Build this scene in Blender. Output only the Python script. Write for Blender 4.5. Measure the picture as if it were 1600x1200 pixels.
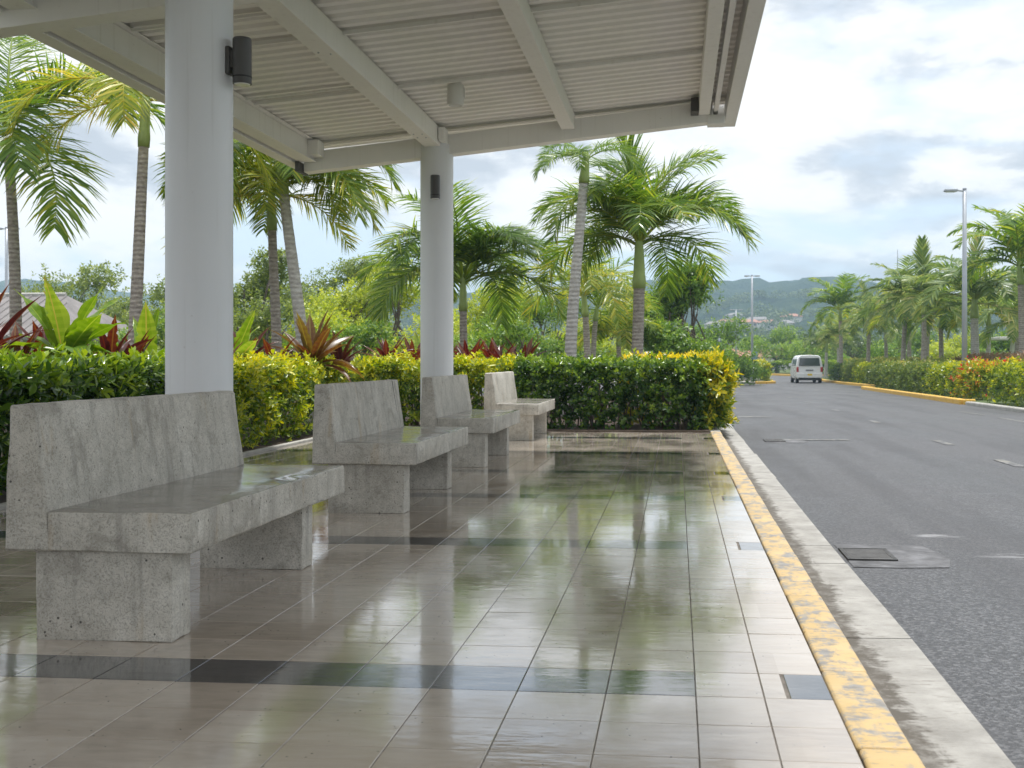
import bpy, bmesh, math, random
import numpy as np
from mathutils import Vector, Matrix

R = math.radians
scene = bpy.context.scene
for o in list(bpy.data.objects):
    bpy.data.objects.remove(o, do_unlink=True)
col = scene.collection

# ------------------------------------------------------------------ camera
cam_d = bpy.data.cameras.new('camera')
cam = bpy.data.objects.new('camera', cam_d)
col.objects.link(cam)
cam.location = (0, 0, 1.08)
cam.rotation_euler = (R(90), 0, math.atan(0.1))
cam_d.sensor_width = 36
cam_d.lens = 40.5
cam_d.shift_x = -78 / 1600
cam_d.shift_y = -37 / 1600
cam_d.clip_start = 0.05
cam_d.clip_end = 6000
cam_d.dof.use_dof = True
cam_d.dof.focus_distance = 7.5
cam_d.dof.aperture_fstop = 7.1
scene.camera = cam
scene.render.resolution_x, scene.render.resolution_y = 1024, 768

# ------------------------------------------------------------------ sky, sun, exposure
SUN_EL, SUN_AZ = 79.0, 35.0          # azimuth clockwise from +Y (down the street) towards +X
world = bpy.data.worlds.new('World')
scene.world = world
world.use_nodes = True


class NT:
    """small node-tree helper"""
    def __init__(s, nt):
        s.nt = nt; s.n = nt.nodes; s.l = nt.links

    def put(s, sock, val):
        if hasattr(val, 'is_output') or isinstance(val, bpy.types.NodeSocket):
            s.l.new(val, sock)
        elif isinstance(val, (tuple, list)) and len(val) == 3 and sock.type == 'RGBA':
            sock.default_value = (*val, 1)
        else:
            sock.default_value = val

    def node(s, typ, **kw):
        n = s.n.new(typ)
        for k, v in kw.items():
            setattr(n, k, v)
        return n

    def math(s, op, a, b=0.0, c=None, clamp=False):
        n = s.node('ShaderNodeMath', operation=op, use_clamp=clamp)
        s.put(n.inputs[0], a); s.put(n.inputs[1], b)
        if c is not None: s.put(n.inputs[2], c)
        return n.outputs[0]

    def vmath(s, op, a, b=None, scale=None):
        n = s.node('ShaderNodeVectorMath', operation=op)
        s.put(n.inputs[0], a)
        if b is not None: s.put(n.inputs[1], b)
        if scale is not None: s.put(n.inputs['Scale'], scale)
        return n.outputs[0]

    def noise(s, vec, scale, detail=4, rough=0.55, dist=0.0):
        n = s.node('ShaderNodeTexNoise')
        s.put(n.inputs['Vector'], vec)
        n.inputs['Scale'].default_value = scale
        n.inputs['Detail'].default_value = detail
        n.inputs['Roughness'].default_value = rough
        n.inputs['Distortion'].default_value = dist
        return n.outputs[0]

    def voronoi(s, vec, scale, feature='F1', out=0):
        n = s.node('ShaderNodeTexVoronoi', feature=feature)
        s.put(n.inputs['Vector'], vec)
        n.inputs['Scale'].default_value = scale
        return n.outputs[out]

    def ramp(s, fac, stops):
        n = s.node('ShaderNodeValToRGB')
        e = n.color_ramp.elements
        while len(e) < len(stops): e.new(0.5)
        for el, (p, c) in zip(e, stops):
            el.position = p
            el.color = (*c, 1) if isinstance(c, (tuple, list)) else (c, c, c, 1)
        s.put(n.inputs[0], fac)
        return n.outputs[0]

    def range(s, v, a, b, c=0.0, d=1.0):
        n = s.node('ShaderNodeMapRange')
        n.interpolation_type = 'SMOOTHSTEP'
        s.put(n.inputs[0], v)
        for i, x in enumerate((a, b, c, d)): n.inputs[i + 1].default_value = x
        return n.outputs[0]

    def mix(s, fac, a, b, mode='MIX'):
        n = s.node('ShaderNodeMix', data_type='RGBA', blend_type=mode)
        s.put(n.inputs[0], fac); s.put(n.inputs[6], a); s.put(n.inputs[7], b)
        return n.outputs[2]

    def mapping(s, vec, scale=(1, 1, 1), loc=(0, 0, 0)):
        n = s.node('ShaderNodeMapping')
        s.put(n.inputs[0], vec)
        n.inputs['Scale'].default_value = scale
        n.inputs['Location'].default_value = loc
        return n.outputs[0]

    def bump(s, h, strength=0.3, dist=0.01):
        n = s.node('ShaderNodeBump')
        n.inputs['Strength'].default_value = strength
        n.inputs['Distance'].default_value = dist
        s.put(n.inputs['Height'], h)
        return n.outputs[0]

    def sep(s, vec):
        n = s.node('ShaderNodeSeparateXYZ'); s.put(n.inputs[0], vec)
        return n.outputs

    def comb(s, x, y, z):
        n = s.node('ShaderNodeCombineXYZ')
        for i, v in enumerate((x, y, z)): s.put(n.inputs[i], v)
        return n.outputs[0]


w = NT(world.node_tree)
w.n.clear()
sky = w.node('ShaderNodeTexSky', sky_type='NISHITA')
sky.sun_disc = False
sky.sun_elevation = R(SUN_EL)
sky.sun_rotation = R(SUN_AZ)
sky.altitude = 20
sky.air_density = 1.0
sky.dust_density = 1.2
sky.ozone_density = 1.2
tc = w.node('ShaderNodeTexCoord').outputs['Generated']
dx, dy, dz = w.sep(tc)
den = w.math('ADD', w.math('MAXIMUM', dz, 0.0), 0.42)
cu = w.comb(w.math('DIVIDE', dx, den), w.math('DIVIDE', dy, den), w.math('MULTIPLY', dz, 4.0))
big = w.noise(w.mapping(cu, (1.0, .8, 1), (3.9, 1.2, 0)), 2.0, 5, 0.56, 0.2)
mid = w.noise(w.mapping(cu, (1.0, .9, 1), (8.3, 4.4, 2.0)), 3.6, 6, 0.58, 0.2)
cover = w.range(big, 0.33, 0.47)
body = w.math('ADD', w.math('MULTIPLY', mid, .66), w.math('MULTIPLY', big, .34))
cloud = w.ramp(body, [(0.42, (3.55, 3.85, 4.3)), (0.462, (4.5, 4.75, 5.1)), (0.49, (5.75, 5.85, 5.95)), (0.54, (6.4, 6.4, 6.4))])
blue = w.mix(0.75, sky.outputs[0], (4.9, 5.7, 6.6))     # thin veil between the clouds
skycol = w.mix(cover, blue, cloud)
bg = w.node('ShaderNodeBackground')
bg.inputs['Strength'].default_value = 0.1
w.l.new(skycol, bg.inputs['Color'])
wo = w.node('ShaderNodeOutputWorld')
w.l.new(bg.outputs[0], wo.inputs['Surface'])

sun_d = bpy.data.lights.new('sun', 'SUN')
sun_d.energy = 2.5
sun_d.angle = R(6)
sun_d.color = (1.0, 0.98, 0.95)
sun = bpy.data.objects.new('sun', sun_d)
col.objects.link(sun)
sd = Vector((math.sin(R(SUN_AZ)) * math.cos(R(SUN_EL)), math.cos(R(SUN_AZ)) * math.cos(R(SUN_EL)), math.sin(R(SUN_EL))))
sun.rotation_euler = sd.to_track_quat('Z', 'Y').to_euler()
sun.location = (0, 0, 60)

vs = scene.view_settings
vs.view_transform = 'Standard'
vs.look = 'None'
vs.gamma = 1
vs.exposure = 0.86
vs.use_curve_mapping = False
scene.cycles.max_bounces = 6
scene.cycles.diffuse_bounces = 3
scene.cycles.glossy_bounces = 2
scene.cycles.transparent_max_bounces = 6
scene.cycles.volume_bounces = 1
scene.cycles.use_denoising = True
scene.cycles.use_light_tree = False
world.cycles.sampling_method = 'MANUAL'
world.cycles.sample_map_resolution = 512
scene.cycles.sample_clamp_indirect = 6

# ------------------------------------------------------------------ helpers
rng = np.random.default_rng(7)
random.seed(7)


def ss(a, b, x):
    t = min(1, max(0, (x - a) / (b - a)))
    return t * t * (3 - 2 * t)


def gz(y):
    """road level: falls gently beyond the shelter"""
    return -0.13 - 0.30 * ss(20, 80, y)


def tag(o, label=None, cat=None, group=None, kind=None):
    if label: o['label'] = label
    if cat: o['category'] = cat
    if group: o['group'] = group
    if kind: o['kind'] = kind
    return o


def empty(name, loc, rz=0.0):
    o = bpy.data.objects.new(name, None)
    col.objects.link(o)
    o.location = loc
    o.rotation_euler = (0, 0, rz)
    o.empty_display_size = 0.2
    return o


def link(name, me, parent=None, loc=(0, 0, 0), rot=(0, 0, 0), scale=None):
    o = bpy.data.objects.new(name, me)
    col.objects.link(o)
    o.parent = parent
    o.location = loc
    o.rotation_euler = rot
    if scale is not None:
        o.scale = (scale, scale, scale) if not isinstance(scale, (tuple, list)) else scale
    return o


def copy_tree(o, parent=None):
    c = o.copy()
    col.objects.link(c)
    c.parent = parent
    for ch in list(o.children):
        copy_tree(ch, c)
    return c


class MB:
    """collects shapes in one mesh"""
    def __init__(s):
        s.v = []; s.f = []; s.m = []

    def add(s, verts, faces, mi=0):
        b = len(s.v)
        s.v += [tuple(p) for p in verts]
        s.f += [tuple(i + b for i in f) for f in faces]
        s.m += [mi] * len(faces)
        return s

    def box(s, x0, x1, y0, y1, z0, z1, mi=0):
        return s.add([(x0, y0, z0), (x1, y0, z0), (x1, y1, z0), (x0, y1, z0), (x0, y0, z1), (x1, y0, z1), (x1, y1, z1), (x0, y1, z1)],
                     [(3, 2, 1, 0), (4, 5, 6, 7), (0, 1, 5, 4), (1, 2, 6, 5), (2, 3, 7, 6), (3, 0, 4, 7)], mi)

    def hexa(s, p, mi=0):
        return s.add(p, [(3, 2, 1, 0), (4, 5, 6, 7), (0, 1, 5, 4), (1, 2, 6, 5), (2, 3, 7, 6), (3, 0, 4, 7)], mi)

    def prism(s, poly, y0, y1, mi=0):
        """polygon in x,z (counter-clockwise seen from -y) swept along y"""
        n = len(poly)
        vs_ = [(x, y0, z) for x, z in poly] + [(x, y1, z) for x, z in poly]
        fs = [tuple(range(n)), tuple(reversed(range(n, 2 * n)))]
        fs += [(i, i + n, (i + 1) % n + n, (i + 1) % n) for i in range(n)]
        return s.add(vs_, fs, mi)

    def tube(s, pts, radii, n=8, cap=True, mi=0):
        pts = [Vector(p) for p in pts]
        rings = []
        ref = Vector((0, 1, 0))
        t0 = (pts[1] - pts[0]).normalized()
        if abs(t0.dot(ref)) > 0.9: ref = Vector((1, 0, 0))
        vs_ = []
        for i, p in enumerate(pts):
            t = (pts[min(i + 1, len(pts) - 1)] - pts[max(i - 1, 0)]).normalized()
            a = t.cross(ref).normalized()
            b = t.cross(a).normalized()
            for k in range(n):
                an = 2 * math.pi * k / n
                vs_.append(p + (a * math.cos(an) + b * math.sin(an)) * radii[i])
        fs = []
        for i in range(len(pts) - 1):
            for k in range(n):
                k2 = (k + 1) % n
                fs.append((i * n + k, (i + 1) * n + k, (i + 1) * n + k2, i * n + k2))
        if cap:
            fs.append(tuple(range(n)))
            fs.append(tuple(reversed(range((len(pts) - 1) * n, len(pts) * n))))
        return s.add(vs_, fs, mi)

    def build(s, name, mat, parent=None, local=False, smooth=False, bevel=0.0, segs=2, keep=None, loc=None):
        """world coordinates unless local; origin at the parent or the base centre"""
        V = np.array(s.v, dtype=float)
        if loc is not None:
            off = np.array(loc)
        elif parent is not None and not local:
            off = np.array(parent.location)
        elif parent is None and not local:
            off = np.array([(V[:, 0].min() + V[:, 0].max()) / 2, (V[:, 1].min() + V[:, 1].max()) / 2, V[:, 2].min()])
        else:
            off = np.zeros(3)
        me = bpy.data.meshes.new(name)
        me.from_pydata([tuple(p) for p in V - off], [], s.f)
        mats = mat if isinstance(mat, (list, tuple)) else [mat]
        for m in mats: me.materials.append(m)
        if len(mats) > 1:
            me.polygons.foreach_set('material_index', s.m)
        bm = bmesh.new(); bm.from_mesh(me)
        bmesh.ops.recalc_face_normals(bm, faces=bm.faces)
        if bevel:
            es = [e for e in bm.edges if len(e.link_faces) == 2 and e.calc_face_angle(0) > 0.5]
            if keep: es = [e for e in es if keep([v.co + Vector(off) for v in e.verts])]
            bmesh.ops.bevel(bm, geom=es, offset=bevel, segments=segs, profile=0.5, affect='EDGES', clamp_overlap=True)
        bm.to_mesh(me); bm.free()
        if smooth:
            me.polygons.foreach_set('use_smooth', [True] * len(me.polygons))
        o = link(name, me, parent)
        if parent is None and not local: o.location = off
        if loc is not None: o.location = loc
        return o


def auto_smooth(o, ang=35):
    me = o.data
    me.polygons.foreach_set('use_smooth', [True] * len(me.polygons))
    bm = bmesh.new(); bm.from_mesh(me)
    for e in bm.edges:
        e.smooth = not (len(e.link_faces) == 2 and e.calc_face_angle(0) > R(ang))
    bm.to_mesh(me); bm.free()
    return o


def np_mesh(name, V, F, mat, tint=None, smooth=False):
    """V (n,3), F (m,k) with one k; tint per face"""
    me = bpy.data.meshes.new(name)
    V = np.ascontiguousarray(V, dtype=np.float32); F = np.ascontiguousarray(F, dtype=np.int32)
    m, k = F.shape
    me.vertices.add(len(V)); me.vertices.foreach_set('co', V.ravel())
    me.loops.add(m * k); me.loops.foreach_set('vertex_index', F.ravel())
    me.polygons.add(m)
    me.polygons.foreach_set('loop_start', np.arange(0, m * k, k, dtype=np.int32))
    me.polygons.foreach_set('loop_total', np.full(m, k, dtype=np.int32))
    me.materials.append(mat)
    if tint is not None:
        at = me.attributes.new('tint', 'FLOAT', 'FACE')
        at.data.foreach_set('value', np.ascontiguousarray(tint, dtype=np.float32))
    me.update(calc_edges=True)
    me.validate()
    if smooth: me.polygons.foreach_set('use_smooth', [True] * m)
    return me


def unit(a):
    return a / np.maximum(np.linalg.norm(a, axis=-1, keepdims=True), 1e-9)


def leaf_arrays(P, D, Nn, L, W, fine=True, cup=0.12, droop=0.12):
    """leaf blades: P base, D direction, Nn upper-side normal; folded along the midrib"""
    D = unit(D)
    S = unit(np.cross(D, Nn))
    Nn = unit(np.cross(S, D))
    L = L[:, None]; W = W[:, None]
    if fine:
        v0 = P
        l1 = P + D * L * .28 + S * W * .42 + Nn * W * cup
        l2 = P + D * L * .66 + S * W * .46 + Nn * W * cup - Nn * L * droop * .4
        tp = P + D * L - Nn * L * droop
        r2 = P + D * L * .66 - S * W * .46 + Nn * W * cup - Nn * L * droop * .4
        r1 = P + D * L * .28 - S * W * .42 + Nn * W * cup
        V = np.stack([v0, l1, l2, tp, r2, r1], 1).reshape(-1, 3)
        b = np.arange(len(P))[:, None] * 6
        F = np.concatenate([b + np.array([[0, 1, 2, 3]]), b + np.array([[0, 3, 4, 5]])], 1).reshape(-1, 4)
        return V, F, 2
    v0 = P
    l1 = P + D * L * .45 + S * W * .5 + Nn * W * cup
    tp = P + D * L - Nn * L * droop
    r1 = P + D * L * .45 - S * W * .5 + Nn * W * cup
    V = np.stack([v0, l1, tp, r1], 1).reshape(-1, 3)
    F = np.arange(len(P))[:, None] * 4 + np.array([[0, 1, 2, 3]])
    return V, F, 1


def sprigs(P0, Dr, nl, length, L, W, fine=True, a0=78, a1=28, tint0=None, newgrowth=0.25, droop=0.12):
    """twig tips with nl leaves each, spiralling round the twig"""
    n = len(P0)
    vig = rng.uniform(.68, 1.28, n)
    Dr = unit(Dr)
    ref = np.where(np.abs(Dr[:, 2:3]) > 0.9, np.array([[1., 0, 0]]), np.array([[0., 0, 1]]))
    A = unit(np.cross(Dr, ref)); B = np.cross(Dr, A)
    ph = rng.uniform(0, 6.28, n)
    Ps, Ds, Ns, Ls, Ws, Ts = [], [], [], [], [], []
    for k in range(nl):
        f = k / max(1, nl - 1)
        az = ph + k * 2.4 + rng.normal(0, .25, n)
        rad = A * np.cos(az)[:, None] + B * np.sin(az)[:, None]
        al = np.radians(a0 + (a1 - a0) * f + rng.normal(0, 9, n))[:, None]
        Ps.append(P0 + Dr * (f * length)[:, None])
        Ds.append(Dr * np.cos(al) + rad * np.sin(al))
        Ns.append(Dr * np.sin(al) - rad * np.cos(al))
        sc = rng.uniform(.75, 1.15, n) * (1 - .3 * f * f) * vig
        Ls.append(L * sc); Ws.append(W * sc * rng.uniform(.85, 1.15, n))
        t = rng.uniform(0, .6, n) + newgrowth * f
        if tint0 is not None: t = t + tint0
        Ts.append(t)
    V, F, per = leaf_arrays(np.concatenate(Ps), np.concatenate(Ds), np.concatenate(Ns), np.concatenate(Ls), np.concatenate(Ws), fine, droop=droop)
    T = np.repeat(np.clip(np.concatenate(Ts), 0, 1), per)
    return V, F, T


# ------------------------------------------------------------------ materials
def new_mat(name):
    m = bpy.data.materials.new(name)
    m.use_nodes = True
    t = NT(m.node_tree)
    b = t.n['Principled BSDF']
    return m, t, b


def plain(name, c, rough=0.5, var=0.08, scale=3.0, metal=0.0, bump=0.0, spec=0.5):
    m, t, b = new_mat(name)
    co = t.node('ShaderNodeTexCoord').outputs['Object']
    f = t.noise(co, scale, 5, 0.6)
    hi = tuple(min(1, x * (1 + var)) for x in c); lo = tuple(x * (1 - var) for x in c)
    t.put(b.inputs['Base Color'], t.ramp(f, [(0.3, lo), (0.7, hi)]))
    t.put(b.inputs['Roughness'], t.range(t.noise(co, scale * 2.3, 4), .3, .7, max(.02, rough - .08), min(1, rough + .08)))
    b.inputs['Metallic'].default_value = metal
    b.inputs['Specular IOR Level'].default_value = spec
    if bump: t.put(b.inputs['Normal'], t.bump(t.noise(co, scale * 14, 4), .4, bump))
    return m


def foliage(name, stops, rough=0.42, trans=0.35, objvar=0.22, gloss=0.5):
    """leaf colours by the leaf's own tint, light passing through the blade"""
    m, t, b = new_mat(name)
    at = t.node('ShaderNodeAttribute', attribute_name='tint')
    oi = t.node('ShaderNodeObjectInfo')
    f = t.math('ADD', at.outputs['Fac'], t.math('MULTIPLY', t.math('SUBTRACT', oi.outputs['Random'], .5), objvar), clamp=True)
    c = t.ramp(f, stops)
    t.put(b.inputs['Base Color'], c)
    b.inputs['Roughness'].default_value = rough
    b.inputs['Specular IOR Level'].default_value = gloss
    tr = t.node('ShaderNodeBsdfTranslucent')
    hs = t.node('ShaderNodeHueSaturation')
    hs.inputs['Hue'].default_value = 0.485; hs.inputs['Saturation'].default_value = 1.1; hs.inputs['Value'].default_value = 1.5
    t.l.new(c, hs.inputs['Color'])
    t.l.new(hs.outputs[0], tr.inputs['Color'])
    mx = t.node('ShaderNodeMixShader')
    mx.inputs[0].default_value = trans
    t.l.new(b.outputs[0], mx.inputs[1]); t.l.new(tr.outputs[0], mx.inputs[2])
    t.l.new(mx.outputs[0], t.n['Material Output'].inputs['Surface'])
    return m


def make_concrete(name, polished):
    m, t, b = new_mat(name)
    co = t.node('ShaderNodeTexCoord').outputs['Object']
    oi = t.node('ShaderNodeObjectInfo')
    off = t.vmath('ADD', co, t.comb(t.math('MULTIPLY', oi.outputs['Random'], 17.0), t.math('MULTIPLY', oi.outputs['Random'], 5.0), 0.0))
    big_ = t.noise(off, 2.2, 6, .66)
    med = t.noise(off, 17, 5, .66)
    grit = t.noise(off, 120, 3, .7)
    worm = t.noise(off, 64, 2, .6, 2.2)
    streak = t.noise(t.mapping(off, (9, 9, .6)), 1.5, 5, .6)
    c = t.ramp(t.math('ADD', t.math('MULTIPLY', big_, .62), t.math('MULTIPLY', med, .38)), [(.36, (.37, .345, .295)), (.5, (.51, .48, .418)), (.62, (.62, .59, .525))])
    c = t.mix(t.range(worm, .36, .52, .52, 0), c, (.15, .138, .118))
    c = t.mix(t.range(t.noise(off, 210, 2, .6), .56, .66, 0, .26), c, (.10, .09, .075))
    c = t.mix(t.range(grit, .52, .66, 0, .30), c, (.62, .61, .57))
    c = t.mix(t.range(streak, .50, .70, 0, .5), c, (.20, .185, .16))
    blot = t.noise(t.mapping(off, loc=(7, 3, 1)), 4.5, 6, .7, .6)
    c = t.mix(t.range(blot, .53, .66, 0, .42), c, (.19, .172, .14))
    c = t.mix(t.range(t.noise(t.mapping(off, (6, 6, 1.0), (4, 2, 9)), 1.5, 4, .6), .60, .74, 0, .45), c, (.42, .31, .18))
    pits = t.voronoi(off, 24)
    c = t.mix(t.math('MULTIPLY', t.range(pits, .09, .15, .9, 0), t.range(t.noise(off, 5, 3), .5, .6, 0, 1)), c, (.05, .045, .04))
    if polished:
        c = t.mix(.68, c, (.19, .175, .15))
        t.put(b.inputs['Roughness'], t.range(t.noise(off, 5, 4), .35, .65, .10, .26))
        t.put(b.inputs['Normal'], t.bump(t.noise(off, 9, 3), .12, .004))
        b.inputs['Coat Weight'].default_value = 0.15
        b.inputs['Coat Roughness'].default_value = 0.08
    else:
        t.put(b.inputs['Roughness'], t.range(med, .3, .7, .62, .85))
        h = t.math('ADD', t.math('MULTIPLY', grit, .5), t.math('SUBTRACT', t.math('MULTIPLY', worm, .7), t.range(pits, .08, .18, .8, 0)))
        t.put(b.inputs['Normal'], t.bump(h, .5, .004))
    t.put(b.inputs['Base Color'], c)
    return m


M_conc = make_concrete('cast_concrete', False)
M_conc_top = make_concrete('polished_concrete', True)


def make_tile(name, stops, r0, r1):
    m, t, b = new_mat(name)
    geo = t.node('ShaderNodeNewGeometry').outputs['Position']
    oi = t.node('ShaderNodeObjectInfo')
    vein = t.noise(t.mapping(geo, (2.2, 9, 1)), 1.3, 7, .62, .8)
    # each tile keeps its own shade
    cell = t.node('ShaderNodeTexWhiteNoise', noise_dimensions='2D')
    gx, gy, gzz = t.sep(geo)
    ix = t.math('FLOOR', t.math('DIVIDE', t.math('SUBTRACT', gx, .06), .29))
    iy = t.math('FLOOR', t.math('DIVIDE', t.math('SUBTRACT', gy, 3.73), .29))
    t.l.new(t.comb(ix, iy, 0.0), cell.inputs['Vector'])
    f = t.math('ADD', t.math('MULTIPLY', vein, .75), t.math('MULTIPLY', cell.outputs[0], .28))
    c = t.ramp(f, stops)
    grime = t.noise(geo, 3.1, 6, .65, .6)
    c = t.mix(t.range(grime, .54, .74, 0, .3), c, (.20, .178, .15))
    speck = t.voronoi(geo, 26)
    c = t.mix(t.math('MULTIPLY', t.range(speck, .06, .12, .9, 0), t.range(t.noise(geo, 4, 2), .45, .55)), c, (.05, .045, .04))
    t.put(b.inputs['Base Color'], c)
    wet = t.noise(t.mapping(geo, (1.6, 1.0, 1)), 1.1, 5, .6)
    smear = t.noise(t.mapping(geo, (3, 16, 1)), 1.6, 5, .65)
    t.put(b.inputs['Roughness'], t.math('ADD', t.range(wet, .40, .60, r0, r1), t.range(smear, .5, .75, 0, .10)))
    h = t.math('ADD', t.noise(t.mapping(geo, (5, 11, 1)), 1.2, 3, .5), t.math('MULTIPLY', t.noise(t.mapping(geo, (9, 40, 1)), 1.5, 2, .5), .42))
    t.put(b.inputs['Normal'], t.bump(h, .18, .0035))
    b.inputs['IOR'].default_value = 1.52
    b.inputs['Specular IOR Level'].default_value = .62
    t.put(b.inputs['Coat Weight'], t.range(t.math('ADD', t.math('MULTIPLY', wet, .7), t.math('MULTIPLY', smear, .3)), .40, .60, .85, .45))
    b.inputs['Coat Roughness'].default_value = .05
    b.inputs['Coat IOR'].default_value = 1.5
    t.put(b.inputs['Coat Normal'], t.bump(h, .14, .0035))
    return m


M_tile = make_tile('beige_stone_tile', [(.25, (.34, .282, .226)), (.5, (.44, .378, .31)), (.8, (.52, .458, .388))], .06, .17)
M_slate = make_tile('slate_tile', [(.25, (.035, .038, .044)), (.5, (.055, .06, .068)), (.8, (.085, .09, .1))], .07, .16)
M_grout = plain('grout', (.19, .168, .145), .85, .35, 12)



def drip_paint(name, c, rough, amt):
    m, t, b = new_mat(name)
    co = t.node('ShaderNodeTexCoord').outputs['Object']
    k = t.ramp(t.noise(co, 1.4, 5, .6), [(.3, tuple(x * .95 for x in c)), (.7, c)])
    st = t.noise(t.mapping(co, (16, 16, .5)), 1.2, 5, .6)
    k = t.mix(t.range(st, .56, .74, 0, amt), k, tuple(x * .62 for x in (c[0], c[1] * .96, c[2] * .88)))
    sp = t.noise(co, 38, 4, .7)
    k = t.mix(t.math('MULTIPLY', t.range(sp, .66, .72, 0, .6), t.range(t.noise(co, 2.2, 3), .5, .62)), k, (.30, .24, .18))
    t.put(b.inputs['Base Color'], k)
    t.put(b.inputs['Roughness'], t.range(st, .3, .7, rough - .06, rough + .14))
    t.put(b.inputs['Normal'], t.bump(t.noise(co, 60, 3), .10, .003))
    return m


M_column = drip_paint('column_paint', (.72, .735, .75), .42, .22)
M_beam = drip_paint('beam_paint', (.84, .825, .79), .45, .28)
M_sheet = plain('painted_roof_sheet', (.86, .835, .795), .5, .05, 1.5)
M_dark = plain('dark_fitting', (.07, .068, .065), .45, .1, 8)
M_lampwhite = plain('fitting_white', (.72, .71, .68), .4, .04, 6)
M_lens = plain('lamp_glass', (.7, .7, .68), .15, .03, 6)
M_galv = plain('galvanised_steel', (.40, .43, .47), .45, .08, 4, metal=.35)
M_lightconc = plain('edging_concrete', (.40, .39, .36), .8, .2, 6, bump=.003)
M_black = plain('black_rubber', (.02, .02, .02), .7, .1, 9)
M_iron = plain('cast_iron', (.06, .058, .055), .55, .3, 12, metal=.5, bump=.002)


def make_kerb(name, paint, base, lo, hi):
    m, t, b = new_mat(name)
    geo = t.node('ShaderNodeNewGeometry').outputs['Position']
    n1 = t.noise(geo, 9, 7, .7)
    n2 = t.noise(t.mapping(geo, (3, 1, 1)), 4, 5, .6)
    edge = t.sep(geo)[0]
    flake = t.noise(t.mapping(geo, (22, 30, 22)), 1.3, 4, .7)
    worn = t.math('ADD', t.math('ADD', t.math('MULTIPLY', n1, .42), t.math('MULTIPLY', n2, .36)), t.math('MULTIPLY', flake, .22))
    cp = t.ramp(t.noise(geo, 3, 5, .6), [(.3, (paint[0] * .86, paint[1] * .8, paint[2] * .62)), (.7, paint)])
    cb = t.ramp(t.noise(geo, 20, 4, .6), [(.3, tuple(x * .6 for x in base)), (.7, base)])
    mask = t.range(worn, lo, hi)
    c = t.mix(mask, cb, cp)
    scuff = t.noise(t.mapping(geo, (16, 45, 10)), 1.0, 4, .65)
    c = t.mix(t.range(scuff, .58, .68, 0, .7), c, (.22, .19, .15))
    t.put(b.inputs['Base Color'], c)
    b.inputs['Roughness'].default_value = .55
    t.put(b.inputs['Normal'], t.bump(t.math('ADD', mask, n1), .35, .004))
    return m


M_yellow = make_kerb('worn_yellow_paint', (.60, .445, .235), (.32, .31, .295), .43, .53)
M_yellow_far = make_kerb('yellow_paint', (.80, .50, .09), (.4, .38, .33), .30, .36)


def make_gutter():
    m, t, b = new_mat('gutter_concrete')
    geo = t.node('ShaderNodeNewGeometry').outputs['Position']
    x = t.sep(geo)[0]
    n = t.noise(t.mapping(geo, (5, 2.5, 1)), 1.6, 7, .68, .7)
    fine = t.noise(t.mapping(geo, (10, 40, 1)), 1, 5, .65)
    c = t.ramp(t.noise(geo, 5, 7, .66), [(.3, (.25, .24, .22)), (.55, (.36, .348, .322)), (.75, (.45, .438, .41))])
    c = t.mix(t.range(fine, .55, .70, 0, .6), c, (.17, .155, .13))
    # silt washed against the kerb, with a ragged edge
    silt = t.range(t.math('ADD', x, t.math('MULTIPLY', t.math('SUBTRACT', t.math('ADD', t.math('MULTIPLY', n, .6), t.math('MULTIPLY', fine, .4)), .5), .42)), .765, .83, 1, 0)
    c = t.mix(t.math('MULTIPLY', silt, t.range(t.noise(geo, 14, 5, .7), .3, .55, .55, 1)), c, (.10, .088, .072))
    t.put(b.inputs['Base Color'], c)
    b.inputs['Roughness'].default_value = .8
    t.put(b.inputs['Normal'], t.bump(t.noise(geo, 60, 4, .7), .5, .004))
    return m


M_gutter = make_gutter()


def make_asphalt():
    m, t, b = new_mat('asphalt')
    geo = t.node('ShaderNodeNewGeometry').outputs['Position']
    agg = t.voronoi(geo, 80, out=1)
    aggf = t.sep(agg)[0]
    g2 = t.noise(geo, 130, 2, .7)
    wide = t.noise(t.mapping(geo, (1, .35, 1)), .8, 6, .6)
    c = t.ramp(t.math('ADD', t.math('MULTIPLY', aggf, .55), t.math('MULTIPLY', g2, .45)), [(.2, (.032, .032, .035)), (.55, (.072, .073, .078)), (.85, (.17, .17, .177))])
    c = t.mix(t.range(wide, .35, .7, 0, .5), c, (.10, .101, .107))
    tracks = t.noise(t.mapping(geo, (1.8, .10, 1)), 1.0, 5, .55)
    c = t.mix(t.range(tracks, .46, .66, 0, .5), c, (.042, .042, .046))
    # pale dried splashes
    sp = t.noise(t.mapping(geo, (.55, 3.2, 1), (.3, .4, 0)), .8, 7, .68, .5)
    c = t.mix(t.range(sp, .66, .74, 0, .3), c, (.28, .28, .29))
    gx, gy, _z = t.sep(geo)
    rag = t.noise(t.mapping(geo, (4, 12, 1)), 1.2, 6, .7)
    for sx, sy, ax_, ay_ in ((2.75, 7.35, 1.05, .20), (1.78, 8.15, .20, .10)):
        ex = t.math('POWER', t.math('ABSOLUTE', t.math('DIVIDE', t.math('SUBTRACT', gx, sx), ax_)), 2.0)
        ey = t.math('POWER', t.math('ABSOLUTE', t.math('DIVIDE', t.math('SUBTRACT', gy, sy), ay_)), 2.0)
        c = t.mix(t.math('MULTIPLY', t.range(t.math('ADD', ex, ey), .1, 1.0, 1, 0), t.range(rag, .42, .58, 0, .7)), c, (.36, .36, .37))
    t.put(b.inputs['Base Color'], c)
    t.put(b.inputs['Roughness'], t.range(wide, .3, .7, .48, .7))
    t.put(b.inputs['Normal'], t.bump(t.math('ADD', aggf, g2), .55, .006))
    return m


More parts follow.
